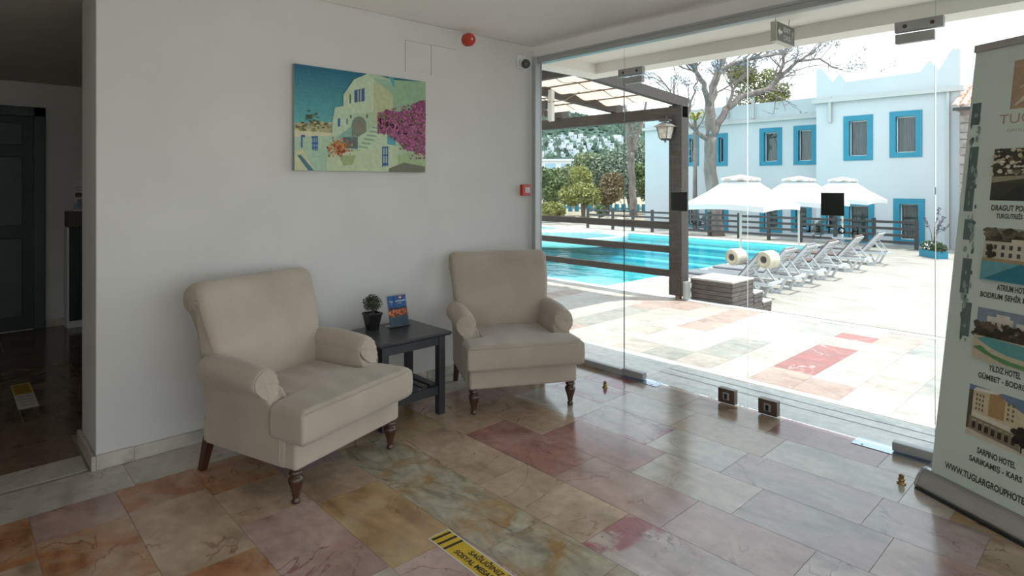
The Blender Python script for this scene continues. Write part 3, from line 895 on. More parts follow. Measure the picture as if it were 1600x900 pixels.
pp([(470, 560), (480, 480), (510, 452), (545, 490), (548, 560)], '#7c7a68')
pp([(345, 580), (450, 505), (450, 580)], '#85a99a')
pp([(395, 572), (495, 572), (495, 650), (395, 640)], '#55696a')
pp([(495, 575), (640, 490), (720, 520), (720, 660), (495, 655)], '#b7c8a6')
for k in range(6): pp([(500 + 18*k, 640 - 24*k), (560 + 20*k, 650 - 24*k), (560 + 20*k, 640 - 24*k), (500 + 18*k, 630 - 24*k)], '#7f9f86')
pp([(690, 560), (745, 575), (745, 635), (690, 625)], '#4f9aa8')
pp([(280, 690), (660, 640), (760, 635), (760, 800), (280, 790)], '#b9c5a0')
pp([(75, 650), (130, 640), (210, 790), (75, 780)], '#c4c29a')
pp([(92, 680), (115, 676), (205, 782), (165, 782)], '#3d6b74')
pp([(130, 640), (290, 640), (290, 790), (210, 790)], '#a3bd9f')
pp([(760, 700), (945, 660), (945, 800), (760, 790)], '#9bb081')
pp([(700, 780), (800, 745), (940, 775), (940, 820), (700, 805)], '#6e6c5a')
pp([(370, 690), (480, 690), (460, 750), (400, 755)], '#98a56f')
for (x0, y0, x1, y1) in ((118, 550, 128, 630), (128, 552, 145, 565), (186, 560, 230, 570), (190, 600, 230, 612), (190, 630, 230, 640), (194, 565, 202, 650), (208, 560, 216, 655), (221, 560, 228, 655), (656, 640, 697, 650), (656, 690, 697, 700), (656, 745, 697, 760), (656, 640, 664, 770), (672, 640, 680, 768), (688, 640, 696, 765)):
    pp([(x0, y0), (x1, y0), (x1, y1), (x0, y1)], '#1f5896')
for (x, y) in ((448, 440), (555, 440)): pp([(x-6, y-8), (x+6, y-8), (x+4, y+14), (x-4, y+14)], '#4d5f43')
for k in range(150):
    x, y = 375 + rr.gauss(0, 40), 635 + rr.gauss(0, 24)
    u, v = q(min(470, max(285, x)), min(690, max(575, y))); P.blob(u, v, rr.uniform(.004, .012), rr.uniform(.004, .012), rr.choice(['#b05a2c', '#c8822e', '#9a3c26', '#b89a4a', '#c46a4a', '#7a6a30']), 6, lay=150 + k % 8, r=rr)
P.lay = 160
pp([(640, 440), (680, 405), (760, 420), (850, 410), (862, 375), (905, 352), (944, 350), (940, 715), (915, 690), (880, 680), (800, 660), (745, 590), (690, 500), (650, 480)], '#823a60')
for k in range(1500):
    tt = rr.random()
    x = 630 + 310 * tt; mid = 470 + 60 * tt
    y = mid + rr.gauss(0, 26 + 62 * tt) + 20
    if x > 760 and y > 640 and x < 860 + (y - 640): pass
    y = min(720, max(360 + (1 - tt) * 60, y))
    if y > 560 and x < 700 + (y - 560) * 0.7: continue
    u, v = q(x, y); P.blob(u, v, rr.uniform(.005, .013), rr.uniform(.005, .013), rr.choice(['#a2557c', '#b0628a', '#8e3f66', '#b56a90', '#7c3358', '#97446e', '#5e3048', '#6a6a3a']), 6, lay=162 + k % 14, r=rr)
P.build('picture_print', cv)

# =================================================================== FITTINGS ON THE WALL
M_RED = mat('alarm_red', (0.50, 0.045, 0.025), 0.35, 0.08, 10)
si = thing('alarm_siren', 'round red alarm sounder under the ceiling on a white base', 'alarm', (0.0, -0.846, 2.655))
def lathe_x(m, prof, n=24):
    vs = []; fs = []
    for r_, x in prof:
        for k in range(n):
            a = 2*PI*k/n; vs.append((x, r_*math.cos(a), r_*math.sin(a)))
    for i in range(len(prof)-1):
        for k in range(n):
            k2 = (k+1) % n; fs.append((i*n+k, i*n+k2, (i+1)*n+k2, (i+1)*n+k))
    fs.append(tuple(range(n))); fs.append(tuple((len(prof)-1)*n+k for k in range(n)))
    return m.add(vs, fs)
lathe_x(MB(), [(0.057, 0.001), (0.058, 0.02), (0.055, 0.03)]).build('base', M_WHITEPL, si, smooth=False)
lathe_x(MB(), [(0.051, 0.03), (0.052, 0.07), (0.046, 0.088), (0.030, 0.094)]).build('sounder', M_RED, si, smooth=True)
for k in range(4): lathe_x(MB(), [(0.042 - 0.009*k, 0.0935 + 0.0012*k), (0.040 - 0.009*k, 0.0975 + 0.0012*k), (0.037 - 0.009*k, 0.0975 + 0.0012*k)]).build('grille_ring', M_RED, si, smooth=False)
lathe_x(MB(), [(0.012, 0.098), (0.010, 0.103), (0.004, 0.105)]).build('lens', mat('white_lens', (0.6, 0.55, 0.5), 0.3), si, smooth=True)
cc = thing('security_camera', 'white dome-eyed security camera in the wall corner above the glass', 'camera', (0.0, -0.205, 2.572))
MB().bx(0.001, 0.020, -0.055, 0.045, -0.062, 0.058).build('mount_plate', M_WHITEPL, cc, bevel=0.006)
fwd = (CAM + Vector((0.3, 0.6, -0.6)) - Vector((0.0, -0.205, 2.572))).normalized()
c0 = Vector((0.03, 0.012, -0.004))
MB().tube([c0 - fwd*0.02, c0 + fwd*0.035, c0 + fwd*0.085, c0 + fwd*0.092], [0.036, 0.045, 0.045, 0.043], 20).build('housing', M_WHITEPL, cc, smooth=False)
ls = MB().tube([c0 + fwd*0.0925, c0 + fwd*0.096], [0.0405, 0.038], 20).build('lens_face', M_BLACK, cc)
MB().tube([c0 + fwd*0.0962, c0 + fwd*0.0995], [0.014, 0.012], 16).build('lens', mat('lens_grey', (0.12, 0.12, 0.13), 0.15), ls)
cp = thing('fire_call_point', 'small red fire call point with a white window beside the glass frame', 'alarm button', (0.0, -0.172, 1.40))
MB().bx(0.001, 0.040, -0.050, 0.050, 0.0, 0.098).build('box', M_RED, cp, bevel=0.005)
MB().bx(0.040, 0.0425, -0.022, 0.036, 0.026, 0.074).build('window', mat('call_white', (0.55, 0.53, 0.50), 0.4), cp, bevel=0.001)
P = Print((0.0427, -0.015, 0.030), (0, 1, 0), (0, 0, 1)); P.poly([(0.014, 0.004), (0.024, 0.004), (0.019, 0.014)], '#403838'); P.rect(0.006, 0.026, 0.034, 0.030, '#907f78'); P.build('window_print', cp)
ap = thing('wall_access_panel', 'white access panel outlined by thin joints high on the wall above the picture', 'panel', (0.0, -1.405, 2.37))
MB().bx(0.0004, 0.0025, 0.003, 0.232, -0.02, 0.2).build('cover', M_PLASTER, ap)
MB().bx(0.0004, 0.0025, 0.238, 0.48, -0.02, 0.2).build('cover', M_PLASTER, ap)
M_JOINT = mat('joint_grey', (0.33, 0.31, 0.29), 0.9)
MB().bx(0.0004, 0.003, 0.0, 0.003, -0.03, 0.203).build('joint', M_JOINT, ap)
MB().bx(0.0004, 0.003, 0.2325, 0.2375, -0.03, 0.2).build('joint', M_JOINT, ap)
MB().bx(0.0004, 0.003, 0.0, 0.48, 0.200, 0.203).build('joint', M_JOINT, ap)

# =================================================================== ON THE FLOOR
for (px, py, lb) in ((1.035, -0.345, 'small brass door stop on the floor beside the armchair in the corner'), (2.94, -0.40, 'small brass door stop on the floor beside the roll-up banner')):
    d = thing('door_stop', lb, 'door stop', (px, py, 0.0), 0, 'brass door stops')
    MB().lathe([(0.020, 0), (0.021, 0.004), (0.013, 0.008), (0.011, 0.014), (0.015, 0.018), (0.016, 0.024), (0.010, 0.03)], n=16).build('base', M_BRASS, d, smooth=True)
    MB().lathe([(0.010, 0.03), (0.012, 0.034), (0.012, 0.042), (0.006, 0.047)], n=14).build('rubber_cap', mat('amber_rubber', (0.20, 0.12, 0.05), 0.5), d, smooth=True)

st = thing('floor_sticker', 'yellow strip sticker with diagonal black bars on the marble floor', 'sticker', (1.700, -2.402, 0.0004), math.radians(-1.0))
MB().bx(0, 0.80, 0, 0.106, 0, 0.0006).build('vinyl', mat('sticker_white', (0.62, 0.60, 0.55), 0.5), st)
P = Print((0, 0, 0.0008), (1, 0, 0), (0, 1, 0), 0.0001)
P.rect(0.006, 0.006, 0.794, 0.100, '#c9a51e')
for a in (0.004, 0.050, 0.096):
    pts = [(0.006 + max(0, a - 0.012), 0.006), (0.006 + a + 0.012 - 0.012, 0.006), (0.006 + a + 0.034, 0.100), (0.006 + a + 0.020, 0.100)]
    P.poly([(0.012 + a*0.9, 0.006), (0.026 + a*0.9, 0.006), (0.012 + a*0.9 - 0.03 + 0.05, 0.100), (0.012 + a*0.9 + 0.006, 0.100)], '#1c1a14')
P.text('SAĞLIĞINIZ İÇİN', 0.195, 0.062, 0.026, '#1c1a14', bold=True, width=0.30)
P.text('SOSYAL MESAFENİZİ KORUYUN', 0.150, 0.022, 0.026, '#1c1a14', bold=True, width=0.50)
P.build('sticker_print', st)
st = thing('floor_sticker', 'small white and yellow notice stuck on the dark hall floor', 'sticker', (-2.02, -3.54, 0.0004))
MB().bx(0, 0.66, 0, 0.112, 0, 0.0006).build('vinyl', mat('sticker_white', (0.62, 0.60, 0.55), 0.5), st)
P = Print((0, 0, 0.0008), (1, 0, 0), (0, 1, 0), 0.0001)
P.rect(0.01, 0.004, 0.30, 0.108, '#b8951c')
for k in range(5): P.rect(0.03 + 0.05*k, 0.016, 0.045 + 0.05*k, 0.096, '#4a4018')
P.build('yellow_print', st)
P = Print((0, 0, 0.0008), (1, 0, 0), (0, 1, 0), 0.0001)
for k in range(4): P.rect(0.36 + 0.07*k, 0.02, 0.372 + 0.07*k, 0.09, '#6a665e')
P.build('small_print', st)['kind'] = 'stuff'
cdh = thing('counter_leaflet', 'white leaflet with a photo standing on the hall counter', 'leaflet', (-3.94, -2.87, 1.2155))
MB().bx(-0.006, 0.0, -0.045, 0.055, 0, 0.325).build('card', mat('card_white', (0.62, 0.60, 0.58), 0.6), cdh)
MB().bx(-0.05, -0.006, -0.045, 0.055, 0, 0.004).build('foot', M_WHITEPL, cdh)
P = Print((0.0004, -0.045, 0), (0, 1, 0), (0, 0, 1)); P.rect(0.012, 0.15, 0.10, 0.195, '#6a4a3c'); P.rect(0.0, 0.02, 0.10, 0.09, '#8fa2ae'); P.rect(0.03, 0.06, 0.09, 0.13, '#7d8a8c'); P.rect(0.07, 0.0, 0.10, 0.06, '#a85a30'); P.rect(0.02, 0.22, 0.09, 0.228, '#8a847e'); P.rect(0.02, 0.25, 0.08, 0.258, '#8a847e'); P.build('card_print', cdh)

# =================================================================== ROLL-UP BANNER
Db = Vector((0.88, -0.474, 0)).normalized(); Nb = Vector((-0.474, -0.88, 0)).normalized()
ang = math.atan2(Db.y, Db.x)
bn = thing('roll_up_banner', 'pale green roll-up banner with four hotel photographs beside the glass doors', 'banner', (3.037, -0.355, 0), ang)
# local: x along the banner, -y towards the room
lean = math.atan2(0.29, 2.09)
Ub = Vector((1, 0, 0)); Vb = Vector((0, math.sin(lean), math.cos(lean))); Fb = Ub.cross(Vb)   # Fb faces the room (-y)
Ob = Vector((0, 0, 0.08))
BW, BH = 0.598, 2.105
M_BAN = mat('banner_sage', (0.66, 0.75, 0.67), 0.55, 0.04, 2.0)
m = MB(); vs = []
for nn in (-0.0012, 0.0):
    for (u, v) in ((0.022, -0.02), (BW, -0.02), (BW, BH), (0.022, BH)): vs.append(Ob + Ub*u + Vb*v + Fb*nn)
m.add(vs, [(3,2,1,0),(4,5,6,7),(0,1,5,4),(1,2,6,5),(2,3,7,6),(3,0,4,7)])
m.build('banner_sheet', M_BAN, bn)
m = MB(); prof = [(-0.060, 0.0), (-0.066, 0.018), (-0.050, 0.055), (-0.016, 0.088), (0.012, 0.092), (0.050, 0.070), (0.066, 0.03), (0.062, 0.0)]
m.prism(prof, lambda p: (-0.008, p[0] + 0.008, p[1] + 0.004), lambda p: (BW + 0.03, p[0] + 0.008, p[1] + 0.004))
ca = m.build('cassette', mat('banner_aluminium', (0.44, 0.43, 0.41), 0.35, 0.05, 5, metal=0.7, stretch=(1, 30, 30)), bn, bevel=0.003)
m = MB(); m.prism([(p[0]*1.05, p[1]*1.02) for p in prof], lambda p: (-0.018, p[0] + 0.008, p[1] + 0.004), lambda p: (-0.008, p[0] + 0.008, p[1] + 0.004)); m.build('end_cap', M_ALU, ca, bevel=0.002)
MB().bx(-0.010, BW + 0.03, -0.066, -0.050, 0.0, 0.008).build('foot_strip', M_BLACK, ca)
m = MB(); vs = []
for nn in (-0.010, 0.010):
    for (u, v) in ((0.018, BH - 0.005), (BW + 0.005, BH - 0.005), (BW + 0.005, BH + 0.032), (0.018, BH + 0.032)): vs.append(Ob + Ub*u + Vb*v + Fb*nn)
m.add(vs, [(3,2,1,0),(4,5,6,7),(0,1,5,4),(1,2,6,5),(2,3,7,6),(3,0,4,7)]); m.build('top_rail', mat('banner_rail', (0.42, 0.40, 0.36), 0.45, 0.05, 5, metal=0.3), bn, bevel=0.002)
MB().tube([(0.31, 0.045, 0.06), Ob + Ub*0.31 + Vb*BH - Fb*0.02], 0.008, 8).build('support_pole', M_ALU, bn)
P = Print(Ob + Fb*0.0006, Ub, Vb, 0.00012)
rr = random.Random(4)
cxm = 0.31
P.rect(0.214, 1.79, 0.406, 2.022, '#b09478'); 
P.poly([(0.225, 1.80), (0.27, 1.85), (0.36, 1.93), (0.345, 1.895), (0.275, 1.825)], '#d2ccb6')
P.poly([(0.24, 1.885), (0.30, 1.905), (0.39, 1.975), (0.30, 1.92)], '#d2ccb6')
P.text('TUĞLAR', cxm, 1.722, 0.048, '#b49a86', 'c', width=0.28)
P.text('GROUP HOTELS', cxm, 1.682, 0.014, '#b49a86', 'c', width=0.20)
P.build('logo_print', bn)
P = Print(Ob + Fb*0.0006, Ub, Vb, 0.00012)
ST = '#5f7672'
for (v0, v1, u0) in ((1.73, 1.84, 0.034), (1.30, 1.62, 0.044), (1.16, 1.26, 0.056), (0.90, 1.07, 0.068), (0.70, 0.86, 0.090)):   # worn strip of old tape
    P.rect(u0, v0, u0 + 0.044, v1, ST)
for k in range(70):
    v = rr.uniform(0.66, 1.78); u0 = 0.034 + (1.84 - v) * 0.05
    P.blob(u0 + rr.uniform(0, 0.044), v, rr.uniform(.003, .011), rr.uniform(.006, .026), rr.choice([ST, '#8fa298', '#9aaca2', '#566c69']), 7, lay=10 + k % 6, r=rr)
P.build('tape_residue', bn)['kind'] = 'stuff'
def photo(v0, v1, kind):
    u0, u1 = 0.165, 0.455
    def R(a, b, c_, d, col): P.rect(u0 + a*(u1-u0), v0 + b*(v1-v0), u0 + c_*(u1-u0), v0 + d*(v1-v0), col)
    def Q(pts, col): P.poly([(u0 + a*(u1-u0), v0 + b*(v1-v0)) for a, b in pts], col)
    def Bl(a, b, ra, rb, col): P.blob(u0 + a*(u1-u0), v0 + b*(v1-v0), ra, rb, col, 7, r=rr)
    if kind == 0:
        R(0, 0, 1, 1, '#4d4a3c'); R(0, 0, 1, 0.34, '#3f3f36'); Q([(0, .34), (.5, .42), (1, .40), (1, .5), (0, .46)], '#a39a80')
        Q([(.1, .0), (.45, .3), (1, .34), (1, 0)], '#33352f')
        for k in range(120): Bl(rr.random(), rr.uniform(.5, .97), rr.uniform(.005, .02), rr.uniform(.004, .012), rr.choice(['#d8cfb8', '#c2b698', '#8a7c62', '#5a523e', '#e2dccb', '#463f31']))
    elif kind == 1:
        R(0, 0, 1, 1, '#9aa6a0'); R(0, .70, 1, .92, '#5a5848')
        for k in range(50): Bl(rr.random(), rr.uniform(.74, .95), rr.uniform(.01, .03), rr.uniform(.008, .02), rr.choice(['#4a4636', '#6b6550', '#3c3c2e', '#847a62']))
        R(0, .42, .42, .74, '#c9c2ae'); R(.42, .40, 1, .80, '#d2cab6')
        for i in range(8):
            for j in range(2): R(.04 + .12*i, .46 + .14*j, .09 + .12*i, .54 + .14*j, '#4b4d4c')
        for k in range(14): Bl(.12 + rr.gauss(0, .02), .52 + rr.gauss(0, .10), .012, .014, '#3a3a2a')
        R(0, .36, 1, .42, '#a8936e'); R(0, 0, 1, .36, '#6ba7ad'); Q([(.05, .02), (.6, .36), (.85, .36), (.95, .0)], '#2f7f92'); Q([(.62, .36), (1, .0), (1, .36)], '#a8936e')
    elif kind == 2:
        R(0, 0, 1, 1, '#8593a0'); R(0, .45, 1, .72, '#6a5f50')
        R(.16, .62, .55, .86, '#d8d2c4'); R(.6, .50, 1, .82, '#d6cfbf'); R(.3, .8, .5, .92, '#d8d2c4')
        for k in range(70): Bl(rr.random()*.75, rr.uniform(.44, .70), rr.uniform(.008, .028), rr.uniform(.008, .02), rr.choice(['#3c3528', '#55483a', '#2e3020', '#6d5d4c']))
        for i in range(4): R(.22 + .09*i, .68, .25 + .09*i, .76, '#5c5347')
        R(.72, .6, .79, .72, '#4a4036'); R(.85, .6, .92, .72, '#4a4036'); Q([(.66, .46), (.68, .56), (.74, .60), (.82, .56), (.83, .46)], '#4a3d31')
        R(0, 0, 1, .46, '#c9bfa3'); Q([(.05, .40), (.2, .46), (1, .42), (1, .16), (.5, .2), (.25, .28)], '#5fa3a0'); Q([(0, .22), (.18, .14), (.5, .03), (1, .0), (1, .08), (.6, .1), (.3, .16), (.12, .28)], '#5f9560')
    else:
        R(0, 0, 1, 1, '#6f84a0'); R(0, 0, 1, .16, '#d4ccb8'); R(0, .14, .10, .9, '#5f5646')
        Q([(.07, .34), (.07, .92), (.42, .95), (.86, .74), (.86, .34)], '#d5c7a4'); Q([(.32, .50), (.32, .92), (.44, 1.0), (.56, .86), (.56, .50)], '#b2915e'); Q([(.07, .90), (.42, .94), (.5, 1.0), (.36, 1.0), (.1, .97)], '#e3e0d6')
        Q([(.07, .38), (.86, .32), (.9, .4), (.07, .5)], '#e0dac6')
        for i in range(5):
            for j in range(4): R(.12 + .05*i if i < 3 else .60 + .07*(i-3), .54 + .09*j, .145 + .05*i if i < 3 else .63 + .07*(i-3), .59 + .09*j, '#7a6a50')
        Q([(.05, .14), (.05, .40), (.82, .33), (.82, .06)], '#8a8068')
        for i in range(7): R(.10 + .10*i, .18 - .008*i, .155 + .10*i, .30 - .008*i, '#302c26'); R(.09 + .10*i, .33 - .006*i, .165 + .10*i, .345 - .006*i, '#cfc6ae')
        for k in range(30): Bl(.86 + rr.gauss(0, .05), .36 + rr.gauss(0, .07), .02, .016, rr.choice(['#241f18', '#332b20', '#1c1a14']))
        R(.84, .05, .865, .3, '#2a241c')
for i, (v0, v1) in enumerate(((1.357, 1.603), (0.981, 1.228), (0.610, 0.850), (0.253, 0.487))): 
    P = Print(Ob + Fb*0.0006, Ub, Vb, 0.00012); photo(v0, v1, i); P.build('photo_print', bn)
P = Print(Ob + Fb*0.0006, Ub, Vb, 0.00012)
TX = '#3b4440'
for (tx, v, h, w_) in (('DRAGUT POINT HOTEL', 1.310, 0.026, 0.268), ('TURGUTREİS - BODRUM', 1.274, 0.022, 0.215), ('ATRIUM HOTEL', 0.942, 0.027, 0.140), ('BODRUM ŞEHİR MERKEZİ', 0.900, 0.025, 0.285), ('YILDIZ HOTEL', 0.572, 0.027, 0.136), ('GÜMBET - BODRUM', 0.527, 0.025, 0.228), ('SARPINO HOTEL', 0.190, 0.027, 0.166), ('SARIKAMIŞ - KARS', 0.144, 0.025, 0.228)):
    P.text(tx, cxm, v, h, TX, 'c', width=w_, bold=True)
    P.build('lettering', bn); P = Print(Ob + Fb*0.0006, Ub, Vb, 0.00012)
P.text('WWW.TUGLARGROUPHOTELS.COM', 0.088, 0.060, 0.030, TX, 'l', width=0.445, bold=True)
P.build('lettering', bn)

# =================================================================== ON AND BEYOND THE GLASS
for (x0, x1, z0, z1, lb) in ((1.372, 1.503, 1.306, 1.443, 'square black sign stuck on the glass door leaf nearest the armchair'), (2.414, 2.545, 1.312, 1.447, 'square black sign stuck on the glass door leaf beside the banner')):
    sg = thing('glass_sign', lb, 'sign', (x0, 0.0065, z0), 0, 'black square signs on the glass doors')
    w, h = x1 - x0, z1 - z0
    MB().bx(0, w, 0, 0.0012, 0, h).build('plate', M_BLACK, sg)
    for q0, q1 in ((-0.002, 0.0015), (h - 0.0015, h + 0.002)): MB().bx(-0.002, w + 0.002, 0, 0.0013, q0, q1).build('border', mat('sign_border', (0.5, 0.5, 0.48), 0.5), sg)
def door_letters(label, O, letters, patch, tiny=None):
    g = thing('door_lettering', label, 'lettering', O, 0, 'reversed hotel lettering on the glass doors')
    mk = lambda: Print((0, 0, 0), (1, 0, 0), (0, 0, 1), 0.0003)
    if patch:
        Pq = mk(); r2 = random.Random(9)
        for i in range(6):
            for j in range(9):
                if r2.random() < 0.72: Pq.rect(patch - 0.028 + 0.0105*i, -0.04 + 0.0125*j, patch - 0.028 + 0.0105*i + 0.0095, -0.04 + 0.0125*j + 0.0115, r2.choice(['#a9c3d2', '#98b6c8', '#bccfd8']), lay=0)
        Pq.build('mosaic_patch', g)['kind'] = 'stuff'
    for u, ch, h in letters:
        Pq = mk(); Pq.lay = 2; Pq.text(ch, u, 0, h, '#14171b', 'c', mirror=True, bold=True); Pq.build('letter', g)
    if tiny:
        Pq = mk(); Pq.lay = 2
        for k in range(16): Pq.rect(tiny[0] + k*(tiny[1]-tiny[0])/16, tiny[2], tiny[0] + k*(tiny[1]-tiny[0])/16 + 0.003, tiny[2] + (0.018 if k % 4 == 1 else 0.010), '#2a2e34')
        Pq.build('small_script', g)['kind'] = 'stuff'
door_letters('reversed dark HOTEL lettering with a pale mosaic patch on the glass beside the banner', (2.30, 0.0085, 1.205), [(0.305, 'H', 0.040), (0.230, 'O', 0.040), (0.160, 'T', 0.040), (0.098, 'E', 0.040), (0.040, 'L', 0.040)], 0.094, (0.115, 0.270, 0.062))
door_letters('reversed dark letters with a pale mosaic patch on the glass nearest the armchair', (1.50, 0.0085, 1.205), [(0.105, 'E', 0.034), (0.060, 'H', 0.034)], 0.118)

ex = thing('exit_sign', 'grey hanging EXIT sign with a white arrow under the porch ceiling', 'sign', (1.985, 0.485, 2.503), PI / 2)
MB().bx(-0.155, 0.155, -0.022, 0.022, 0.0, 0.140).build('case', mat('exit_case', (0.62, 0.60, 0.52), 0.5), ex, bevel=0.004)
P = Print((-0.150, -0.0226, 0.005), (1, 0, 0), (0, 0, 1), 0.0002)
P.rect(0, 0, 0.300, 0.130, '#5d5f58'); P.text('EXIT', 0.110, 0.078, 0.032, '#b8bab0', width=0.120, bold=True); P.text('ÇIKIŞ', 0.110, 0.022, 0.032, '#a8aaa0', width=0.120, bold=True)
P.poly([(0.018, 0.066), (0.050, 0.094), (0.050, 0.076), (0.088, 0.076), (0.088, 0.056), (0.050, 0.056), (0.050, 0.038)], '#d0d2c8')
for k in range(3): P.rect(0.248 + 0.012*k, 0.03 + 0.02*k, 0.258 + 0.012*k, 0.10, '#8d8f86')
P.build('sign_face', ex)
for sx in (-0.12, 0.12):
    MB().tube([(sx, 0, 0.138), (sx*0.94, 0.004, 0.17), (sx, 0, 0.198)], 0.003, 6).build('hanger', M_STEEL, ex)

# =================================================================== OUTSIDE: DECK AND POOL
DZ = -0.75
M_DECK = marble('deck_stone', '#989188', '#a09990', '#b8a48e', rough=0.7, sc_=0.9, vein_amt=0.12)
PX0, PX1, PY0, PY1 = -26.0, -4.30, 5.0, 18.9
m = MB()
for (a, b, c_, d) in ((-40, PX0, 3.19, 40), (PX1, 14, 3.19, 21.2), (PX0, PX1, 3.19, PY0), (PX0, PX1, PY1, 40), (PX1, 14, 21.2, 40), (14, 60, 3.19, 40), (-40, -6.0, -7.3, 3.19)):
    m.bx(a, b, c_, d, DZ - 0.3, DZ)
struct(m.build('ground_deck', M_DECK))
struct(MB().bx(6.7, 60, -40, 3.19, -0.9, -0.03).bx(5.42, 6.7, -40, 0.03, -0.9, -0.03).bx(-40, 5.42, -40, -7.3, -0.9, -0.03).build('ground_bounce', mat('bounce_paving', (0.62, 0.60, 0.56), 0.8, 0.08, 1.5)))  # unseen pale ground, added to bounce sunlight up to the ceiling
M_POOL = mat('pool_tile', (0.25, 0.72, 0.74), 0.4, 0.06, 1.2)
pool = struct(MB().bx(PX0, PX1, PY0, PY1, DZ - 1.62, DZ - 1.50).bx(PX0, PX0+0.02, PY0, PY1, DZ-1.5, DZ-0.02).bx(PX1-0.02, PX1, PY0, PY1, DZ-1.5, DZ-0.02).bx(PX0, PX1, PY0, PY0+0.02, DZ-1.5, DZ-0.02).bx(PX0, PX1, PY1-0.02, PY1, DZ-1.5, DZ-0.02).build('floor_pool', M_POOL))
M_PSTEP = mat('pool_step_blue', (0.06, 0.42, 0.56), 0.4, 0.08, 1.5)
for k in range(4):
    ps_ = MB().bx(PX0 + 0.02, PX1 - 0.02, PY1 - 0.35 - 0.75*(k+1), PY1 - 0.02 - 0.75*k, DZ - 1.5, DZ - 0.30 - 0.24*k).build('pool_step', M_POOL, pool)
    MB().bx(PX0 + 0.02, PX1 - 0.02, PY1 - 0.37 - 0.75*(k+1), PY1 - 0.11 - 0.75*(k+1), DZ - 0.40 - 0.24*k, DZ - 0.295 - 0.24*k).build('step_nosing', M_PSTEP, ps_)
wm = bpy.data.materials.new('pool_water'); wm.use_nodes = True
nt = wm.node_tree; nt.nodes.clear()
out = N(nt, 'ShaderNodeOutputMaterial'); mix = N(nt, 'ShaderNodeMixShader'); tr = N(nt, 'ShaderNodeBsdfTransparent'); gl = N(nt, 'ShaderNodeBsdfGlossy'); fr = N(nt, 'ShaderNodeFresnel')
tr.inputs[0].default_value = (0.68, 0.95, 0.96, 1); gl.inputs['Roughness'].default_value = 0.04; fr.inputs['IOR'].default_value = 1.10
tcn = N(nt, 'ShaderNodeTexCoord'); nz = N(nt, 'ShaderNodeTexNoise'); nz.inputs['Scale'].default_value = 2.6; nz.inputs['Detail'].default_value = 3
nt.links.new(tcn.outputs['Object'], nz.inputs['Vector'])
bp = N(nt, 'ShaderNodeBump'); bp.inputs['Strength'].default_value = 0.25; bp.inputs['Distance'].default_value = 0.05
nt.links.new(nz.outputs['Fac'], bp.inputs['Height'])
nt.links.new(bp.outputs[0], gl.inputs['Normal']); nt.links.new(bp.outputs[0], fr.inputs['Normal'])
nt.links.new(fr.outputs[0], mix.inputs[0]); nt.links.new(tr.outputs[0], mix.inputs[1]); nt.links.new(gl.outputs[0], mix.inputs[2]); nt.links.new(mix.outputs[0], out.inputs[0])
wat = MB().add([(PX0, PY0, DZ - 0.09), (PX1, PY0, DZ - 0.09), (PX1, PY1, DZ - 0.09), (PX0, PY1, DZ - 0.09)], [(0, 1, 2, 3)]).build('pool_water', wm)
tag(wat, 'turquoise water filling the long swimming pool below the terrace', 'water'); wat['kind'] = 'stuff'
M_COPE = mat('pool_coping', (0.80, 0.79, 0.75), 0.7, 0.05, 3)
cp_ = struct(MB().bx(PX1 - 0.04, PX1 + 0.32, PY0 - 0.3, PY1 + 0.32, DZ, DZ + 0.035).bx(PX0, PX1 - 0.04, PY1 - 0.04, PY1 + 0.32, DZ, DZ + 0.035).bx(PX0, PX1 - 0.04, PY0 - 0.3, PY0 + 0.04, DZ, DZ + 0.035).build('trim_pool', M_COPE))
# round paddling basin at the far end of the pool
rc = onz(878, 366, DZ)
ps = thing('paddling_basin', 'round shallow basin joined to the far side of the pool', 'pool', (rc.x, rc.y, DZ))
m = MB(); prof = [(2.9, -0.3), (2.95, 0.03), (2.6, 0.04), (2.55, -0.05), (2.5, -0.3)]; m.lathe(prof, n=40); m.build('rim', M_COPE, ps)
MB().lathe([(2.56, -0.32), (2.56, -0.03)], n=40).build('basin_water', mat('shallow_water', (0.30, 0.66, 0.74), 0.08, 0.06, 2.0), ps)

# =================================================================== PERGOLA, RAILING, LANTERN
pg = thing('pergola', 'dark brown timber pergola with cream fabric shades along the terrace edge', 'pergola', (0, 0, 0))
for x in (-0.44, -5.6): 
    po = MB().bx(x - 0.095, x + 0.095, 3.005, 3.175, 0.055, 2.53).build('post', M_PERG, pg, bevel=0.006)
    MB().bx(x - 0.03, x + 0.03, 3.06, 3.12, 0.004, 0.055).build('post_foot', mat('rusty_foot', (0.35, 0.22, 0.13), 0.6), po)
    if x > -1: MB().bx(x + 0.095, x + 0.14, 3.03, 3.15, 0.02, 0.24).build('post_bracket', M_ALU, po)
MB().bx(-6.0, -0.345, 3.02, 3.16, 2.365, 2.515).build('beam', M_PERG, pg, bevel=0.005)
for x in (-0.44, -1.49, -2.54, -3.59, -4.64):
    MB().bar((x, 3.26, 2.575), (x, 1.10, 2.73), 0.085, 0.125).build('rafter', M_PERG, pg)
MB().bar((-6.0, 1.12, 2.78), (-0.30, 1.12, 2.78), 0.08, 0.16).build('wall_plate', M_PERG, pg)
M_SHADE = bpy.data.materials.new('shade_fabric'); M_SHADE.use_nodes = True
nt = M_SHADE.node_tree; nt.nodes.clear()
out = N(nt, 'ShaderNodeOutputMaterial'); mix = N(nt, 'ShaderNodeMixShader'); mix.inputs[0].default_value = 0.62
df = N(nt, 'ShaderNodeBsdfDiffuse'); tl = N(nt, 'ShaderNodeBsdfTranslucent')
tcn = N(nt, 'ShaderNodeTexCoord'); nz = N(nt, 'ShaderNodeTexNoise'); nz.inputs['Scale'].default_value = 3.0
nt.links.new(tcn.outputs['Object'], nz.inputs['Vector'])
cr = ramp(nt, nz.outputs['Fac'], [(0.3, (0.56, 0.46, 0.37)), (0.7, (0.62, 0.52, 0.42))])
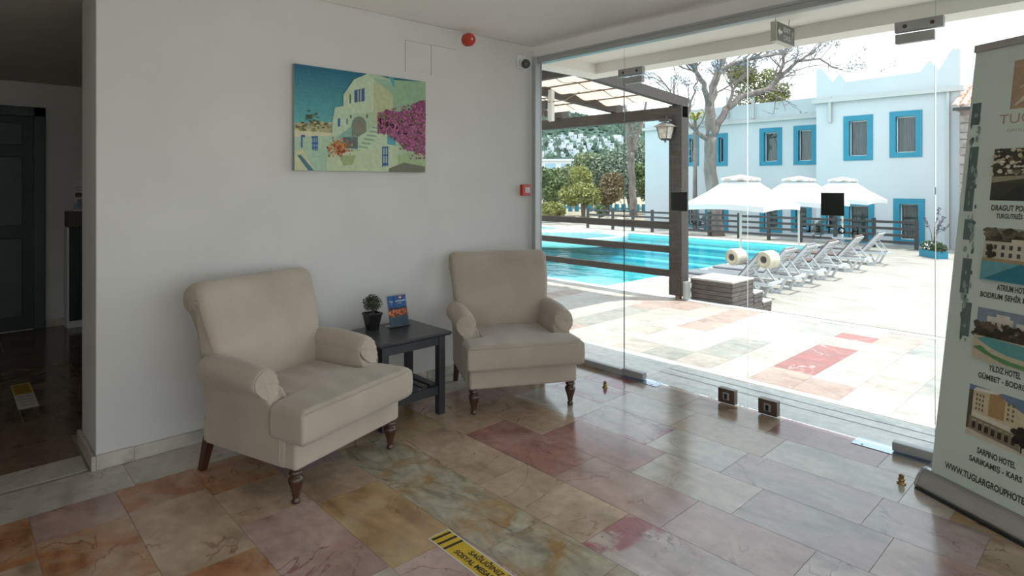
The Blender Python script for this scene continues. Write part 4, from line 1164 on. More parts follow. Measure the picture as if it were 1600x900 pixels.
nt.links.new(cr, df.inputs[0]); nt.links.new(cr, tl.inputs[0]); nt.links.new(df.outputs[0], mix.inputs[1]); nt.links.new(tl.outputs[0], mix.inputs[2]); nt.links.new(mix.outputs[0], out.inputs[0])
for x in (-0.44, -1.49, -2.54, -3.59):
    x0, x1 = x - 1.005, x - 0.045
    def fab(a, b, x0=x0, x1=x1):
        y = 3.10 - 1.92 * a
        z = 2.575 + 0.155 * (3.26 - y) / 2.16
        sag = 0.05 * (math.sin(4 * PI * a)) ** 2 - 0.0
        return (x0 + (x1 - x0) * b, y, z + 0.045 - sag)
    fp = MB().grid(fab, 32, 4).build('shade_panel', M_SHADE, pg, smooth=True, fix=False)
    for a in (0.25, 0.5, 0.75):
        p = fab(a, 0.5); MB().bar((x0, p[1], p[2] - 0.012), (x1, p[1], p[2] - 0.012), 0.022, 0.014).build('batten', mat('batten_brown', (0.16, 0.10, 0.07), 0.7), fp)
    MB().tube([fab(k / 20, 0.5) for k in range(21)], 0.006, 5).build('cord', mat('cord_brown', (0.20, 0.14, 0.10), 0.8), fp)
rl = thing('terrace_railing', 'three dark horizontal timber rails along the terrace edge left of the pergola post', 'railing', (0, 0, 0))
for z in (0.958, 0.638, 0.322):
    MB().bx(-5.505, -0.535, 3.065, 3.115, z - 0.045, z + 0.045).build('rail', M_PERG, rl, bevel=0.004)
lt = thing('wall_lantern', 'old metal lantern with frosted panes hung on the pergola post', 'lantern', (-0.52, 2.90, 2.08))
M_LAN = mat('lantern_metal', (0.10, 0.085, 0.075), 0.55, 0.2, 10, metal=0.4)
def frus(m, w0, z0, w1, z1):
    m.add([(-w0,-w0,z0),(w0,-w0,z0),(w0,w0,z0),(-w0,w0,z0),(-w1,-w1,z1),(w1,-w1,z1),(w1,w1,z1),(-w1,w1,z1)], [(3,2,1,0),(4,5,6,7),(0,1,5,4),(1,2,6,5),(2,3,7,6),(3,0,4,7)]); return m
frus(MB(), 0.052, 0.012, 0.078, 0.165).build('panes', mat('frosted_pane', (0.62, 0.56, 0.48), 0.4, 0.3, 18), lt)
frus(MB(), 0.115, 0.165, 0.030, 0.225).build('lantern_roof', mat('lantern_roof_metal', (0.30, 0.28, 0.27), 0.5, 0.2, 10, metal=0.5), lt)
MB().bar((-0.07, -0.02, 0.245), (0.09, -0.02, 0.245), 0.05, 0.025).build('cap', M_LAN, lt)
frus(MB(), 0.03, -0.012, 0.056, 0.012).build('lantern_base', M_LAN, lt)
MB().cyl((0, 0, -0.04), (0, 0, -0.01), 0.008, 0.014, 8).build('finial', M_LAN, lt)
for sx in (-1, 1):
    for sy in (-1, 1): MB().bar((sx*0.053, sy*0.053, 0.01), (sx*0.08, sy*0.08, 0.167), 0.009, 0.009).build('corner_bar', M_LAN, lt)
MB().tube([(0, 0, 0.225), (0.0, 0.03, 0.30), (0.03, 0.11, 0.30)], 0.009, 6).build('hook', M_LAN, lt)
wd = thing('wall_duct', 'white cable duct with loose wires under the pergola shade near the glass', 'duct', (-1.42, 1.70, 2.30))
MB().bx(-0.035, 0.035, -0.03, 0.03, 0.0, 0.40).build('duct', M_WHITEPL, wd, bevel=0.006)
MB().bx(-0.20, -0.06, -0.03, 0.05, 0.16, 0.27).build('junction_box', mat('junction_grey', (0.10, 0.09, 0.09), 0.6), wd, bevel=0.006)
MB().tube([(-0.06, 0, 0.2), (0.0, -0.04, 0.24), (0.15, 0.1, 0.26), (0.3, 0.2, 0.36)], 0.006, 6).build('wire', mat('wire_tan', (0.30, 0.22, 0.16), 0.7), wd)
MB().tube([(-0.12, 0, 0.16), (-0.1, -0.04, 0.05), (0.02, -0.03, -0.02)], 0.005, 6).build('wire', mat('wire_tan', (0.30, 0.22, 0.16), 0.7), wd)

# =================================================================== PLANK STEPS AT THE TERRACE EDGE
sb = thing('plank_steps', 'stepped block of stacked weathered grey planks at the terrace edge', 'steps', (0, 0, 0))
M_PLANK = mat('weathered_plank', (0.125, 0.105, 0.095), 0.8, 0.3, 6.0, bump=0.4, bscale=50, stretch=(1.5, 1.5, 8))
for (y0, y1, top) in ((3.20, 3.78, 0.262), (3.785, 4.05, 0.062), (4.055, 4.32, -0.09)):
    k = 0
    while top - 0.058 * k - 0.054 > DZ:
        z1 = top - 0.058 * k
        MB().bx(-0.33 + 0.005*(k % 2), 0.247 - 0.004*(k % 3), y0 + 0.004*(k % 2), y1, z1 - 0.054, z1).build('plank', M_PLANK, sb, bevel=0.004)
        k += 1
    MB().bx(-0.31, 0.23, y0 + 0.02, y1 - 0.01, DZ, top - 0.02).build('core', M_FENCE, sb)
    MB().bx(-0.334, 0.250, y0 - 0.003, y1, top + 0.0003, top + 0.024).build('top_board', mat('sunlit_board', (0.46, 0.43, 0.40), 0.6, 0.15, 5), sb, bevel=0.004)  # paler colour paints the sunlit look onto the step tops

# =================================================================== POOL LOUNGERS
M_LWHITE = mat('lounger_white', (0.50, 0.51, 0.52), 0.4, 0.03, 4)
def make_lounger(cush):
    T = thing('sun_lounger', '', 'sun lounger', group='white loungers lined up beside the pool')
    hx, hz = 0.18, 0.36
    ux, uz = 0.64, 0.78      # direction of the raised back
    Lb = 0.68
    for sy in (-1, 1):
        y = sy * 0.30
        MB().bar((-1.05, y, 0.34), (0.78, y, 0.34), 0.045, 0.055).build('side_rail', M_LWHITE, T)
        MB().bar((hx, y*0.93, hz), (hx + ux*Lb, y*0.93, hz + uz*Lb), 0.04, 0.05).build('back_rail', M_LWHITE, T)
        # trestle legs: two slanting feet and a runner
        for x in (0.42, -0.75):
            MB().bar((x + 0.22, y, 0.33), (x + 0.06, y, 0.025), 0.05, 0.045).build('leg', M_LWHITE, T)
            MB().bar((x - 0.22, y, 0.33), (x - 0.06, y, 0.025), 0.05, 0.045).build('leg', M_LWHITE, T)
            MB().bar((x - 0.10, y, 0.022), (x + 0.10, y, 0.022), 0.055, 0.045).build('foot', M_LWHITE, T)
        MB().bar((hx + ux*0.42, y*0.85, hz + uz*0.42), (0.70, y*0.85, 0.35), 0.03, 0.03).build('prop', M_LWHITE, T)
    for k in range(11):
        x = -1.0 + 0.112 * k; MB().bx(x - 0.042, x + 0.042, -0.28, 0.28, 0.352, 0.368).build('slat', M_LWHITE, T)
    for k in range(6):
        t_ = 0.06 + 0.115 * k; c_ = Vector((hx + ux*t_, 0, hz + uz*t_))
        MB().bar(c_ - Vector((ux*0.045, 0, uz*0.045)), c_ + Vector((ux*0.045, 0, uz*0.045)), 0.54, 0.018).build('slat', M_LWHITE, T)
    for x in (-1.05, 0.78): MB().bar((x, -0.32, 0.34), (x, 0.32, 0.34), 0.05, 0.055).build('end_rail', M_LWHITE, T)
    if cush:
        cm = mat('cushion_' + cush, {'grey': (0.22, 0.215, 0.22), 'brown': (0.15, 0.10, 0.085), 'dark': (0.16, 0.165, 0.175)}[cush], 0.9, 0.1, 6)
        MB().bx(-1.0, 0.14, -0.27, 0.27, 0.372, 0.425).build('mattress', cm, T, bevel=0.02)
        c0_ = Vector((hx + ux*0.36 - uz*0.04, 0, hz + uz*0.36 + ux*0.04))
        MB().bar(c0_ - Vector((ux*0.34, 0, uz*0.34)), c0_ + Vector((ux*0.34, 0, uz*0.34)), 0.52, 0.05).build('back_cushion', cm, T, bevel=0.015)
    return T
spots = [(7.72, 'dark', 'roll', 'white pool lounger half hidden behind the plank steps with two rolled mats'),
         (8.95, 'grey', None, 'white pool lounger with grey cushion, next to the one behind the plank steps'),
         (10.10, 'grey', None, 'white pool lounger with grey cushion, third along the row from the plank steps'),
         (11.45, 'brown', None, 'white pool lounger with brown cushion under the second parasol'),
         (13.30, 'brown', None, 'white pool lounger with brown cushion, second from the far fence end'),
         (15.15, 'dark', None, 'white pool lounger with dark cushion at the far fence end of the row')]
for y, cu_, ex_, lb in spots:
    L = make_lounger(cu_); L['label'] = lb
    L.location = (-1.98, y, DZ); L.rotation_euler.z = math.radians(2.0)
M_ROLL = mat('rolled_mat_cream', (0.62, 0.56, 0.44), 0.9, 0.15, 9)
for (px, py, y, lb) in ((1143, 402, 7.72, 'cream rolled-up mat on the pool side of the lounger behind the plank steps'), (1193, 406, 7.64, 'cream rolled-up mat at the head end of the lounger behind the plank steps')):
    c_ = ony(px, py, y - 0.28)
    ro = thing('rolled_mat', lb, 'rolled mat', (c_.x, c_.y, c_.z), math.radians(-14), 'rolled mats on the loungers')
    n_ = 26
    m = MB()
    for y0, y1 in ((0.0, 0.56),):
        vs = []; fs = []
        for yy_, rr_ in ((0.0, 0.065), (-0.012, 0.11), (0.0, 0.155), (0.02, 0.165), (0.26, 0.165), (0.28, 0.15)):
            for k in range(n_): vs.append((rr_*math.cos(2*PI*k/n_), yy_, rr_*math.sin(2*PI*k/n_)))
        for i in range(5):
            for k in range(n_): fs.append((i*n_+k, i*n_+(k+1) % n_, (i+1)*n_+(k+1) % n_, (i+1)*n_+k))
        fs.append(tuple(5*n_+k for k in range(n_)))
        m.add(vs, fs)
    rm = m.build('roll', M_ROLL, ro, smooth=False)
    for rad in (0.08, 0.11, 0.138):
        MB().tube([(rad*math.cos(2*PI*k/24), -0.012 + abs(rad - 0.12)*0.15, rad*math.sin(2*PI*k/24)) for k in range(25)], 0.006, 5).build('spiral_edge', mat('roll_edge_tan', (0.42, 0.34, 0.22), 0.9), rm)
    MB().tube([(0, -0.008, 0), (0, 0.2, 0)], [0.06, 0.05], 16).build('core_hole', mat('roll_core', (0.05, 0.045, 0.04), 0.9), rm)

# =================================================================== PARASOLS
M_CAN = mat('parasol_white', (0.62, 0.61, 0.60), 0.85, 0.02, 3)
M_POLE = mat('parasol_pole', (0.70, 0.66, 0.58), 0.5, 0.05, 4)
def make_parasol():
    T = thing('parasol', '', 'parasol', group='white square parasols beside the pool')
    H0, H1, a = 1.70, 2.36, 1.06
    def ring(h, z, n=6, droop=0.0):
        pts = []
        for s in range(4):
            c0_ = [(-1,-1),(1,-1),(1,1),(-1,1)][s]; c1_ = [(1,-1),(1,1),(-1,1),(-1,-1)][s]
            for k in range(n):
                t_ = k / n
                pts.append(((c0_[0]+(c1_[0]-c0_[0])*t_)*h, (c0_[1]+(c1_[1]-c0_[1])*t_)*h, z + droop*math.sin(PI*t_)))
        return pts
    m = MB(); n = 24
    R_ = [ring(0.30, 2.33), ring(0.62, 2.04, droop=-0.02), ring(a, H0 + 0.02, droop=0.05), ring(a, H0 - 0.11, droop=0.05)]
    vs = [p for r_ in R_ for p in r_]; fs = []
    for i in range(3):
        for k in range(n): fs.append((i*n+k, i*n+(k+1) % n, (i+1)*n+(k+1) % n, (i+1)*n+k))
    fs.append(tuple(range(n)))
    m.add(vs, fs); cn = m.build('canopy', M_CAN, T)
    m = MB(); r0 = ring(0.36, 2.345); r1 = ring(0.36, 2.405, droop=0.0); 
    vs = r0 + r1 + [(0, 0, 2.50)]; fs = [(24 + k, 24 + (k+1) % 24, 48) for k in range(24)]
    for s in range(4):
        for k in range(6):
            if k in (1, 2, 4): pass
            i = s*6 + k
            fs.append((i, (i+1) % 24, 24 + (i+1) % 24, 24 + i))
    m.add(vs, fs); cap = m.build('vent_cap', M_CAN, cn)
    for s in range(4):
        for off in (-0.17, 0.17):
            dx, dy = [(0,-1),(1,0),(0,1),(-1,0)][s]
            c_ = Vector((dx*0.362 + (off if dx == 0 else 0), dy*0.362 + (off if dy == 0 else 0), 2.346))
            tx = Vector((1,0,0)) if dx == 0 else Vector((0,1,0))
            pts = [c_ + tx*(0.10*math.cos(PI*k/8)) + Vector((0,0,0.05*math.sin(PI*k/8))) for k in range(9)]
            MB().add(pts, [tuple(range(9))]).build('vent_opening', mat('vent_beige', (0.50, 0.42, 0.33), 0.9), cap, fix=False)
    MB().cyl((0, 0, 0.05), (0, 0, 2.46), 0.028, n=12).build('pole', M_POLE, T, smooth=False)
    MB().lathe([(0.03, 1.52), (0.045, 1.56), (0.07, 1.66), (0.075, 1.70)], n=12).build('runner', M_POLE, T)
    for k in range(8):
        an = PI/4*k; ca, sa = math.cos(an), math.sin(an); e = a / max(abs(ca), abs(sa)) * 0.96
        MB().bar((0, 0, 2.36), (ca*e, sa*e, H0 - 0.005), 0.02, 0.02).build('rib', M_POLE, T)
        MB().bar((0.06*ca, 0.06*sa, 1.68), (ca*e*0.45, sa*e*0.45, 2.04), 0.016, 0.016).build('strut', M_POLE, T)
    MB().lathe([(0.26, 0), (0.26, 0.05), (0.24, 0.07), (0.05, 0.08), (0.04, 0.30)], n=20).build('base', mat('parasol_base', (0.55, 0.54, 0.52), 0.7), T)
    return T
um = make_parasol()
for i, (x, y, lb) in enumerate(((-3.40, 10.9, 'white square parasol nearest the terrace, leftmost of the three'), (-3.40, 14.6, 'white square parasol in the middle of the three beside the pool'), (-3.40, 18.3, 'white square parasol farthest from the terrace, rightmost of the three'))):
    o = um if i == 0 else copy_tree(um)
    o['label'] = lb; o.location = (x, y, DZ)
pt = thing('round_table', 'small round white table on the pole of the farthest parasol', 'table', (-3.40, 18.3, DZ))
MB().lathe([(0.30, 0.40), (0.33, 0.41), (0.33, 0.435), (0.30, 0.44)], n=24).build('table_top', M_LWHITE, pt)
MB().lathe([(0.06, 0.31), (0.045, 0.40)], n=12).build('stem', M_LWHITE, pt)

# =================================================================== FENCE BEHIND THE POOL
FY = 20.3
fn = thing('pool_fence', 'dark timber post and rail fence behind the pool in front of the hotel', 'fence', (0, 0, 0))
px_ = [-1.72, -3.02, -4.3, -5.55, -6.8, -8.05, -9.4, -10.9, -12.3, -13.4, -14.6, -16.2]
for x in px_: MB().bx(x - 0.055, x + 0.055, FY - 0.05, FY + 0.05, DZ, 0.30).build('post', M_FENCE, fn)
for i in range(len(px_) - 1):
    for z in (0.18, -0.05, -0.28, -0.52):
        MB().bx(px_[i+1], px_[i], FY - 0.075, FY - 0.05, z - 0.045, z + 0.045).build('rail', M_FENCE, fn)

# =================================================================== WHITE HOTEL BEHIND THE POOL
M_HOT = mat('hotel_render', (0.50, 0.525, 0.535), 0.9, 0.03, 0.8, bump=0.1, bscale=12, spec=0.2)
M_HOT2 = mat('hotel_cornice', (0.47, 0.475, 0.46), 0.9, 0.03, 1.0, spec=0.2)
M_CURT = mat('grey_curtain', (0.30, 0.31, 0.31), 0.9, 0.35, 9.0, stretch=(9, 1, 0.2))
M_WGLASS = glass('window_glass', tint=(0.80, 0.86, 0.86), ior=1.5)
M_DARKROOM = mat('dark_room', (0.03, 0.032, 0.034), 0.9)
hb = thing('hotel_building', 'white two-storey hotel with bright blue window surrounds behind the pool', 'building', (0, 0, 0))
YR, YL = 21.7, 23.0
def rect_on(pxs, Y):   # px box -> x0, x1, z0, z1 in the facade plane
    a = ony(pxs[0], pxs[1], Y); b = ony(pxs[2], pxs[3], Y)
    return a.x, b.x, b.z, a.z
WINR = [(1318, 182, 1364, 250), (1390, 175, 1441, 245), (1318, 313, 1366, 384), (1396, 310, 1445, 384), (1283, 316, 1313, 366)]
WINL = [(1187, 201, 1222, 258), (1240, 197, 1275.6, 257), (1072, 211, 1092, 259), (1117, 209, 1137, 259), (1187, 316, 1222, 364), (1236, 316, 1268, 364), (1070, 318, 1092, 356), (1102, 316, 1138, 362)]
def facade(Y, x0, x1, z0, z1, holes, name, depth=6.0):
    xs = sorted(set([x0, x1] + [h[0] for h in holes] + [h[1] for h in holes]))
    zs = sorted(set([z0, z1] + [h[2] for h in holes] + [h[3] for h in holes]))
    m = MB()
    for i in range(len(xs) - 1):
        for j in range(len(zs) - 1):
            cx_, cz_ = (xs[i]+xs[i+1])/2, (zs[j]+zs[j+1])/2
            if any(h[0] < cx_ < h[1] and h[2] < cz_ < h[3] for h in holes): continue
            if xs[i+1] - xs[i] < 1e-4 or zs[j+1] - zs[j] < 1e-4: continue
            m.bx(xs[i], xs[i+1], Y, Y + 0.35, zs[j], zs[j+1])
    m.bx(x0, x0 + 0.3, Y + 0.35, Y + depth, z0, z1).bx(x1 - 0.3, x1, Y + 0.35, Y + depth, z0, z1)
    m.bx(x0, x1, Y + depth, Y + depth + 0.3, z0, z1)
    m.bx(x0, x1, Y + 0.35, Y + depth, z1 - 0.2, z1 - 0.02)
    m.bx(x0 + 0.3, x1 - 0.3, Y + 0.37, Y + 0.9, (z0 + z1)/2 - 0.1, (z0 + z1)/2 + 0.1)
    return m.build(name, M_HOT, hb, fix=False)
def window(Y, h):
    x0, x1, z0, z1 = h
    fw = 0.20
    w = MB()
    w.bx(x0, x0 + fw, Y - 0.03, Y + 0.22, z0, z1).bx(x1 - fw, x1, Y - 0.03, Y + 0.22, z0, z1).bx(x0 + fw, x1 - fw, Y - 0.03, Y + 0.22, z1 - fw, z1).bx(x0 + fw, x1 - fw, Y - 0.03, Y + 0.22, z0, z0 + fw*0.9)
    o = w.build('window', M_BLUE, hb)
    a0, a1, b0, b1 = x0 + fw, x1 - fw, z0 + fw*0.9, z1 - fw
    f = MB()
    for (p0, p1, q0, q1) in ((a0, a0+0.03, b0, b1), (a1-0.03, a1, b0, b1), (a0+0.03, a1-0.03, b0, b0+0.03), (a0+0.03, a1-0.03, b1-0.035, b1)): f.bx(p0, p1, Y + 0.17, Y + 0.21, q0, q1)
    f.build('sash', M_WHITEPL, o)
    MB().bx(a0 + 0.03, a1 - 0.03, Y + 0.185, Y + 0.195, b0 + 0.03, b1 - 0.035).build('pane', M_WGLASS, o)
    m = MB(); n = 26
    m.grid(lambda u, v: (a0 + (a1 - a0)*u, Y + 0.28 + 0.025*math.sin(u*PI*14), b0 + (b1 - b0)*v), 56, 1)
    m.build('curtain', M_CURT, o, smooth=True, fix=False)
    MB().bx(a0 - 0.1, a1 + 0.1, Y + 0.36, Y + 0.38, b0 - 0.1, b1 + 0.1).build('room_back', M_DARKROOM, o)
hr = [rect_on(w, YR) for w in WINR]
hl = [rect_on(w, YL) for w in WINL]
XRl, XRr = ony(1275.5, 100, YR).x, ony(1500, 100, YR).x
XLl = ony(1008, 200, YL).x
zc_r = ony(1390, 145, YR).z
facade(YR, XRl, XRr, DZ, zc_r, hr, 'front_wall')
facade(YL, XLl, XRl + 0.3, DZ, ony(1140, 190, YL).z, [h for h in hl], 'front_wall')
for h in hr: window(YR, h)
for h in hl: window(YL, h)
# parapet of the nearer block with horned corners (outline measured in metres on its own plane)
out_px = [(1275.5, 164), (1275.5, 108), (1284, 107.5), (1301, 128.5), (1312, 115), (1322, 128), (1437, 112.5), (1452, 94), (1467, 109.5), (1487, 77), (1500, 75.5), (1500, 138)]
op = [(ony(a, b, YR).x, ony(a, b, YR).z) for a, b in out_px]
op[0] = (op[0][0], zc_r); op[-1] = (op[-1][0], zc_r)
m = MB(); m.prism(op, lambda p: (p[0], YR - 0.02, p[1]), lambda p: (p[0], YR + 0.30, p[1])); m.build('parapet', M_HOT, hb)
m = MB(); m.prism([(YR + 0.30, zc_r), (YR + 0.30, zc_r + 1.2), (YR + 1.0, zc_r + 0.9), (YR + 6, zc_r + 0.9), (YR + 6, zc_r)], lambda p: (XRl, p[0], p[1]), lambda p: (XRl + 0.3, p[0], p[1])); m.build('parapet', M_HOT, hb)
m = MB(); m.prism([(YR + 0.30, zc_r), (YR + 0.30, zc_r + 1.2), (YR + 1.0, zc_r + 0.9), (YR + 6, zc_r + 0.9), (YR + 6, zc_r)], lambda p: (XRr - 0.3, p[0], p[1]), lambda p: (XRr, p[0], p[1])); m.build('parapet', M_HOT, hb)
MB().bx(XRl - 0.12, XRr + 0.12, YR - 0.16, YR + 0.1, zc_r - 0.17, zc_r).build('cornice', M_HOT2, hb)
zt = ony(1140, 166, YL).z; zl = ony(1140, 190, YL).z
MB().bx(XLl, XRl, YL - 0.02, YL + 0.3, zl, zt).build('parapet', M_HOT, hb)
MB().bx(XLl - 0.1, XRl, YL - 0.14, YL + 0.1, zl - 0.14, zl).build('cornice', M_HOT2, hb)
for (px_a, Y) in ((1298, YR), (1178, YL), (1138, YL)):
    x = ony(px_a, 200, Y).x; z = ony(px_a, 152, Y).z
    MB().bx(x - 0.05, x + 0.05, Y - 0.14, Y - 0.03, z - 1.0, z).build('rain_spout', M_HOT2, hb)
xd = ony(1482, 200, YR).x
MB().bx(xd - 0.04, xd + 0.04, YR - 0.1, YR - 0.02, DZ, zc_r - 0.17).build('downpipe', M_HOT2, hb)

tb = thing('stone_annex', 'stone walled annex with a terracotta tiled eave at the right of the white hotel', 'building', (0, 0, 0))
M_STONE = mat('annex_stone', (0.30, 0.24, 0.22), 0.9, 0.3, 5.0, bump=0.5, bscale=8)
X0a = ony(1499, 300, 21.0).x
z_e = ony(1500, 168, 21.0).z
MB().bx(X0a, X0a + 5, 21.1, 26, DZ, z_e - 0.1).build('wall', M_STONE, tb)
rst = random.Random(8)
z = DZ + 0.01; k = 0
while z < z_e - 0.4:
    h = rst.uniform(0.20, 0.32); x = X0a - 0.02
    while x < X0a + 1.6:
        w = rst.uniform(0.28, 0.5)
        MB().bx(x + 0.01, x + w - 0.01, 21.06 - rst.uniform(0, 0.02), 21.1, z + 0.01, z + h - 0.01).build('stone', M_STONE, tb, bevel=0.012); x += w
    z += h
M_TERRA = mat('terracotta', (0.58, 0.36, 0.28), 0.85, 0.25, 4.0)
MB().bar((X0a - 0.15, 20.85, z_e - 0.06), (X0a + 5, 20.85, z_e - 0.06), 0.12, 0.10).build('eave_board', M_FENCE, tb)
m0 = None
for i in range(9):
    for j in range(6):
        x = X0a - 0.10 + 0.23 * i; y = 20.80 + 0.36 * j; zz = z_e + 0.16 * j
        if m0 is None:
            mb = MB(); vs = []; n = 6
            for t_ in (0, 1):
                for k in range(n + 1):
                    an = PI * k / n; rad = 0.115 - 0.02 * t_
                    vs.append((rad*math.cos(an), 0.42*t_, 0.19*t_ + rad*math.sin(an)))
                for k in range(n + 1):
                    an = PI * k / n; rad = 0.095 - 0.02 * t_
                    vs.append((rad*math.cos(an), 0.42*t_, 0.19*t_ + rad*math.sin(an)))
            w_ = 2*(n+1); fs = []
            for k in range(n): fs += [(k, k+1, w_+k+1, w_+k), (n+1+k, w_+n+1+k, w_+n+2+k, n+2+k), (k, n+1+k, n+2+k, k+1)]
            mb.add(vs, fs); m0 = mb.mesh('roof_tile', M_TERRA)
        o = link('roof_tile', m0, tb); o.location = (x, y, zz)
MB().bx(X0a - 0.1, X0a + 5, 20.9, 22.9, z_e - 0.1, z_e - 0.02).build('roof_deck', M_TERRA, tb)

# =================================================================== VEGETATION
def leaf_mat(name, c, v=0.45):
    return mat(name, c, 0.65, v, 3.0, spec=0.25, detail=6)
def leaves(name, blobs, n, size, material, parent, seed=1, flat=0.0):
    r = random.Random(seed); m = MB()
    tot = sum(b[3] ** 2 for b in blobs)
    vs = []; fs = []
    for (x, y, z, rad, sq) in blobs:
        for k in range(int(n * rad ** 2 / tot)):
            d = Vector((r.gauss(0, 1), r.gauss(0, 1), r.gauss(0, 1))).normalized() * rad * r.uniform(0.55, 1.06)
            c = Vector((x + d.x, y + d.y, z + d.z * sq))
            a = Vector((r.gauss(0, 1), r.gauss(0, 1), r.gauss(0, 1))).normalized()
            b = a.cross(Vector((r.gauss(0, 1), r.gauss(0, 1), r.gauss(0, 1)))).normalized()
            s = size * r.uniform(0.6, 1.3); o = len(vs)
            vs += [c - a*s, c + b*s*0.55, c + a*s, c - b*s*0.55]; fs.append((o, o+1, o+2, o+3))
    m.add(vs, fs)
    o = m.build(name, material, parent, fix=False); o['kind'] = 'stuff'
    return o
def bush(name, label, cat, px, py0, py1, wpx, d, color, seed, group=None, nblob=9, n=2600, ground=None):
    """rounded shrub or tree: base on the ground at that distance, foliage between the two heights"""
    top = at(px, py0, d); bot = at(px, py1, d)
    if ground is not None: bot.z = ground
    W_ = wpx * d / 940.0 / 2; Hh = top.z - bot.z
    T = thing(name, label, cat, (bot.x, bot.y, bot.z), 0, group)
    r = random.Random(seed); bl = []
    for k in range(nblob):
        a = r.uniform(0, 2*PI); q_ = r.uniform(0.1, 0.72)
        rad = W_ * r.uniform(0.34, 0.55)
        zc_ = Hh * r.uniform(0.35, 0.85)
        rad = min(rad, Hh - zc_ + 0.12*Hh, zc_)
        bl.append((math.cos(a)*W_*q_, math.sin(a)*W_*q_, zc_, max(0.15, rad), 0.9))
    leaves('foliage', bl, int(n * 2.2), 0.0029 * d, color, T, seed)
    m = MB()
    for k in range(3):
        a = r.uniform(0, 2*PI); m.tube([(0.06*math.cos(a), 0.06*math.sin(a), -0.05), (W_*0.15*math.cos(a), W_*0.15*math.sin(a), Hh*0.4), (W_*0.3*math.cos(a), W_*0.3*math.sin(a), Hh*0.75)], [0.10, 0.06, 0.02], 6)
    m.build('stems', mat('bark_grey', (0.16, 0.13, 0.11), 0.9, 0.3, 8), T)
    return T
L_YEL = leaf_mat('leaf_yellow_green', (0.26, 0.26, 0.075))
L_OLV = leaf_mat('leaf_olive', (0.19, 0.22, 0.11))
L_GRN = leaf_mat('leaf_green', (0.13, 0.18, 0.07))
L_BRN = leaf_mat('leaf_bronze', (0.22, 0.17, 0.09))
L_GRY = leaf_mat('leaf_grey_green', (0.19, 0.24, 0.17))
GZ = -0.55
struct(MB().bx(-70, -16.0, 24.0, 75, -1.2, GZ).build('ground_garden', mat('garden_soil', (0.30, 0.25, 0.17), 0.95, 0.3, 1.5)))
bush('garden_shrub', 'yellow green feathery shrub in the middle of the garden bed', 'shrub', 912, 264, 338, 74, 38, L_YEL, 2, 'garden shrubs beyond the pool', ground=GZ)
bush('garden_shrub', 'dark green shrub at the left edge of the garden beside the glass frame', 'shrub', 862, 262, 330, 66, 42, L_GRN, 3, 'garden shrubs beyond the pool', ground=GZ)
bush('garden_shrub', 'bronze leaved shrub between the yellow green shrub and the bare trunk', 'shrub', 950, 268, 332, 60, 40, L_BRN, 4, 'garden shrubs beyond the pool', ground=GZ)
bush('garden_shrub', 'leafy green shrub between the bare trunk and the hotel corner', 'shrub', 1018, 255, 334, 66, 41, L_GRN, 5, 'garden shrubs beyond the pool', ground=GZ)
bush('garden_shrub', 'low yellow green cushion shrub at the rocky edge of the garden', 'shrub', 862, 318, 338, 50, 36, L_YEL, 6, 'garden shrubs beyond the pool', ground=GZ, nblob=6, n=1200)
bush('garden_shrub', 'small dark shrub in front of the rocks beside the fence', 'shrub', 938, 322, 342, 20, 35, L_GRN, 16, 'garden shrubs beyond the pool', ground=GZ, nblob=5, n=700)
bush('olive_tree', 'grey green olive tree behind the bare trunk', 'tree', 985, 218, 325, 130, 50, L_GRY, 7, 'garden trees beyond the pool', nblob=14, n=4200, ground=GZ)
bush('olive_tree', 'olive green tree behind the yellow green shrub', 'tree', 915, 242, 325, 100, 52, L_OLV, 8, 'garden trees beyond the pool', nblob=12, n=3600, ground=GZ)
bush('olive_tree', 'olive tree below the white villa at the left of the garden', 'tree', 868, 266, 325, 70, 56, L_OLV, 9, 'garden trees beyond the pool', nblob=9, n=2600, ground=GZ)
bush('olive_tree', 'tall grey green tree close to the hotel corner', 'tree', 1030, 232, 325, 70, 54, L_GRY, 12, 'garden trees beyond the pool', nblob=9, n=2600, ground=GZ)
rk = random.Random(14)
for i in range(11):
    p = onz(848 + 13.5*i, 344.5 + (i % 2) * 1.2, GZ)
    m = MB(); m.ball((0, 0, 0.10), rk.uniform(0.19, 0.27), 9, 6, (1.3, 1.0, rk.uniform(0.45, 0.7)))
    m.v = [(x*rk.uniform(0.85, 1.15), y*rk.uniform(0.85, 1.15), zz*rk.uniform(0.9, 1.1)) for x, y, zz in m.v]
    o = m.build('garden_rock', mat('garden_stone', (0.42, 0.37, 0.31), 0.9, 0.25, 2.0), smooth=False)
    o.location = (p.x, p.y, GZ); tag(o, 'pale rough rock along the edge of the garden bed', 'rock', 'rocks edging the garden')
bp0 = at(848, 330, 46)
bf = thing('blue_screen', 'low blue painted board screen half hidden behind the garden shrubs', 'screen', (bp0.x, bp0.y, GZ))
for k in range(18): MB().bx(0.42*k, 0.42*k + 0.39, 0.26*k, 0.26*k + 0.03, 0.0, 0.6).build('board', M_BLUE, bf)

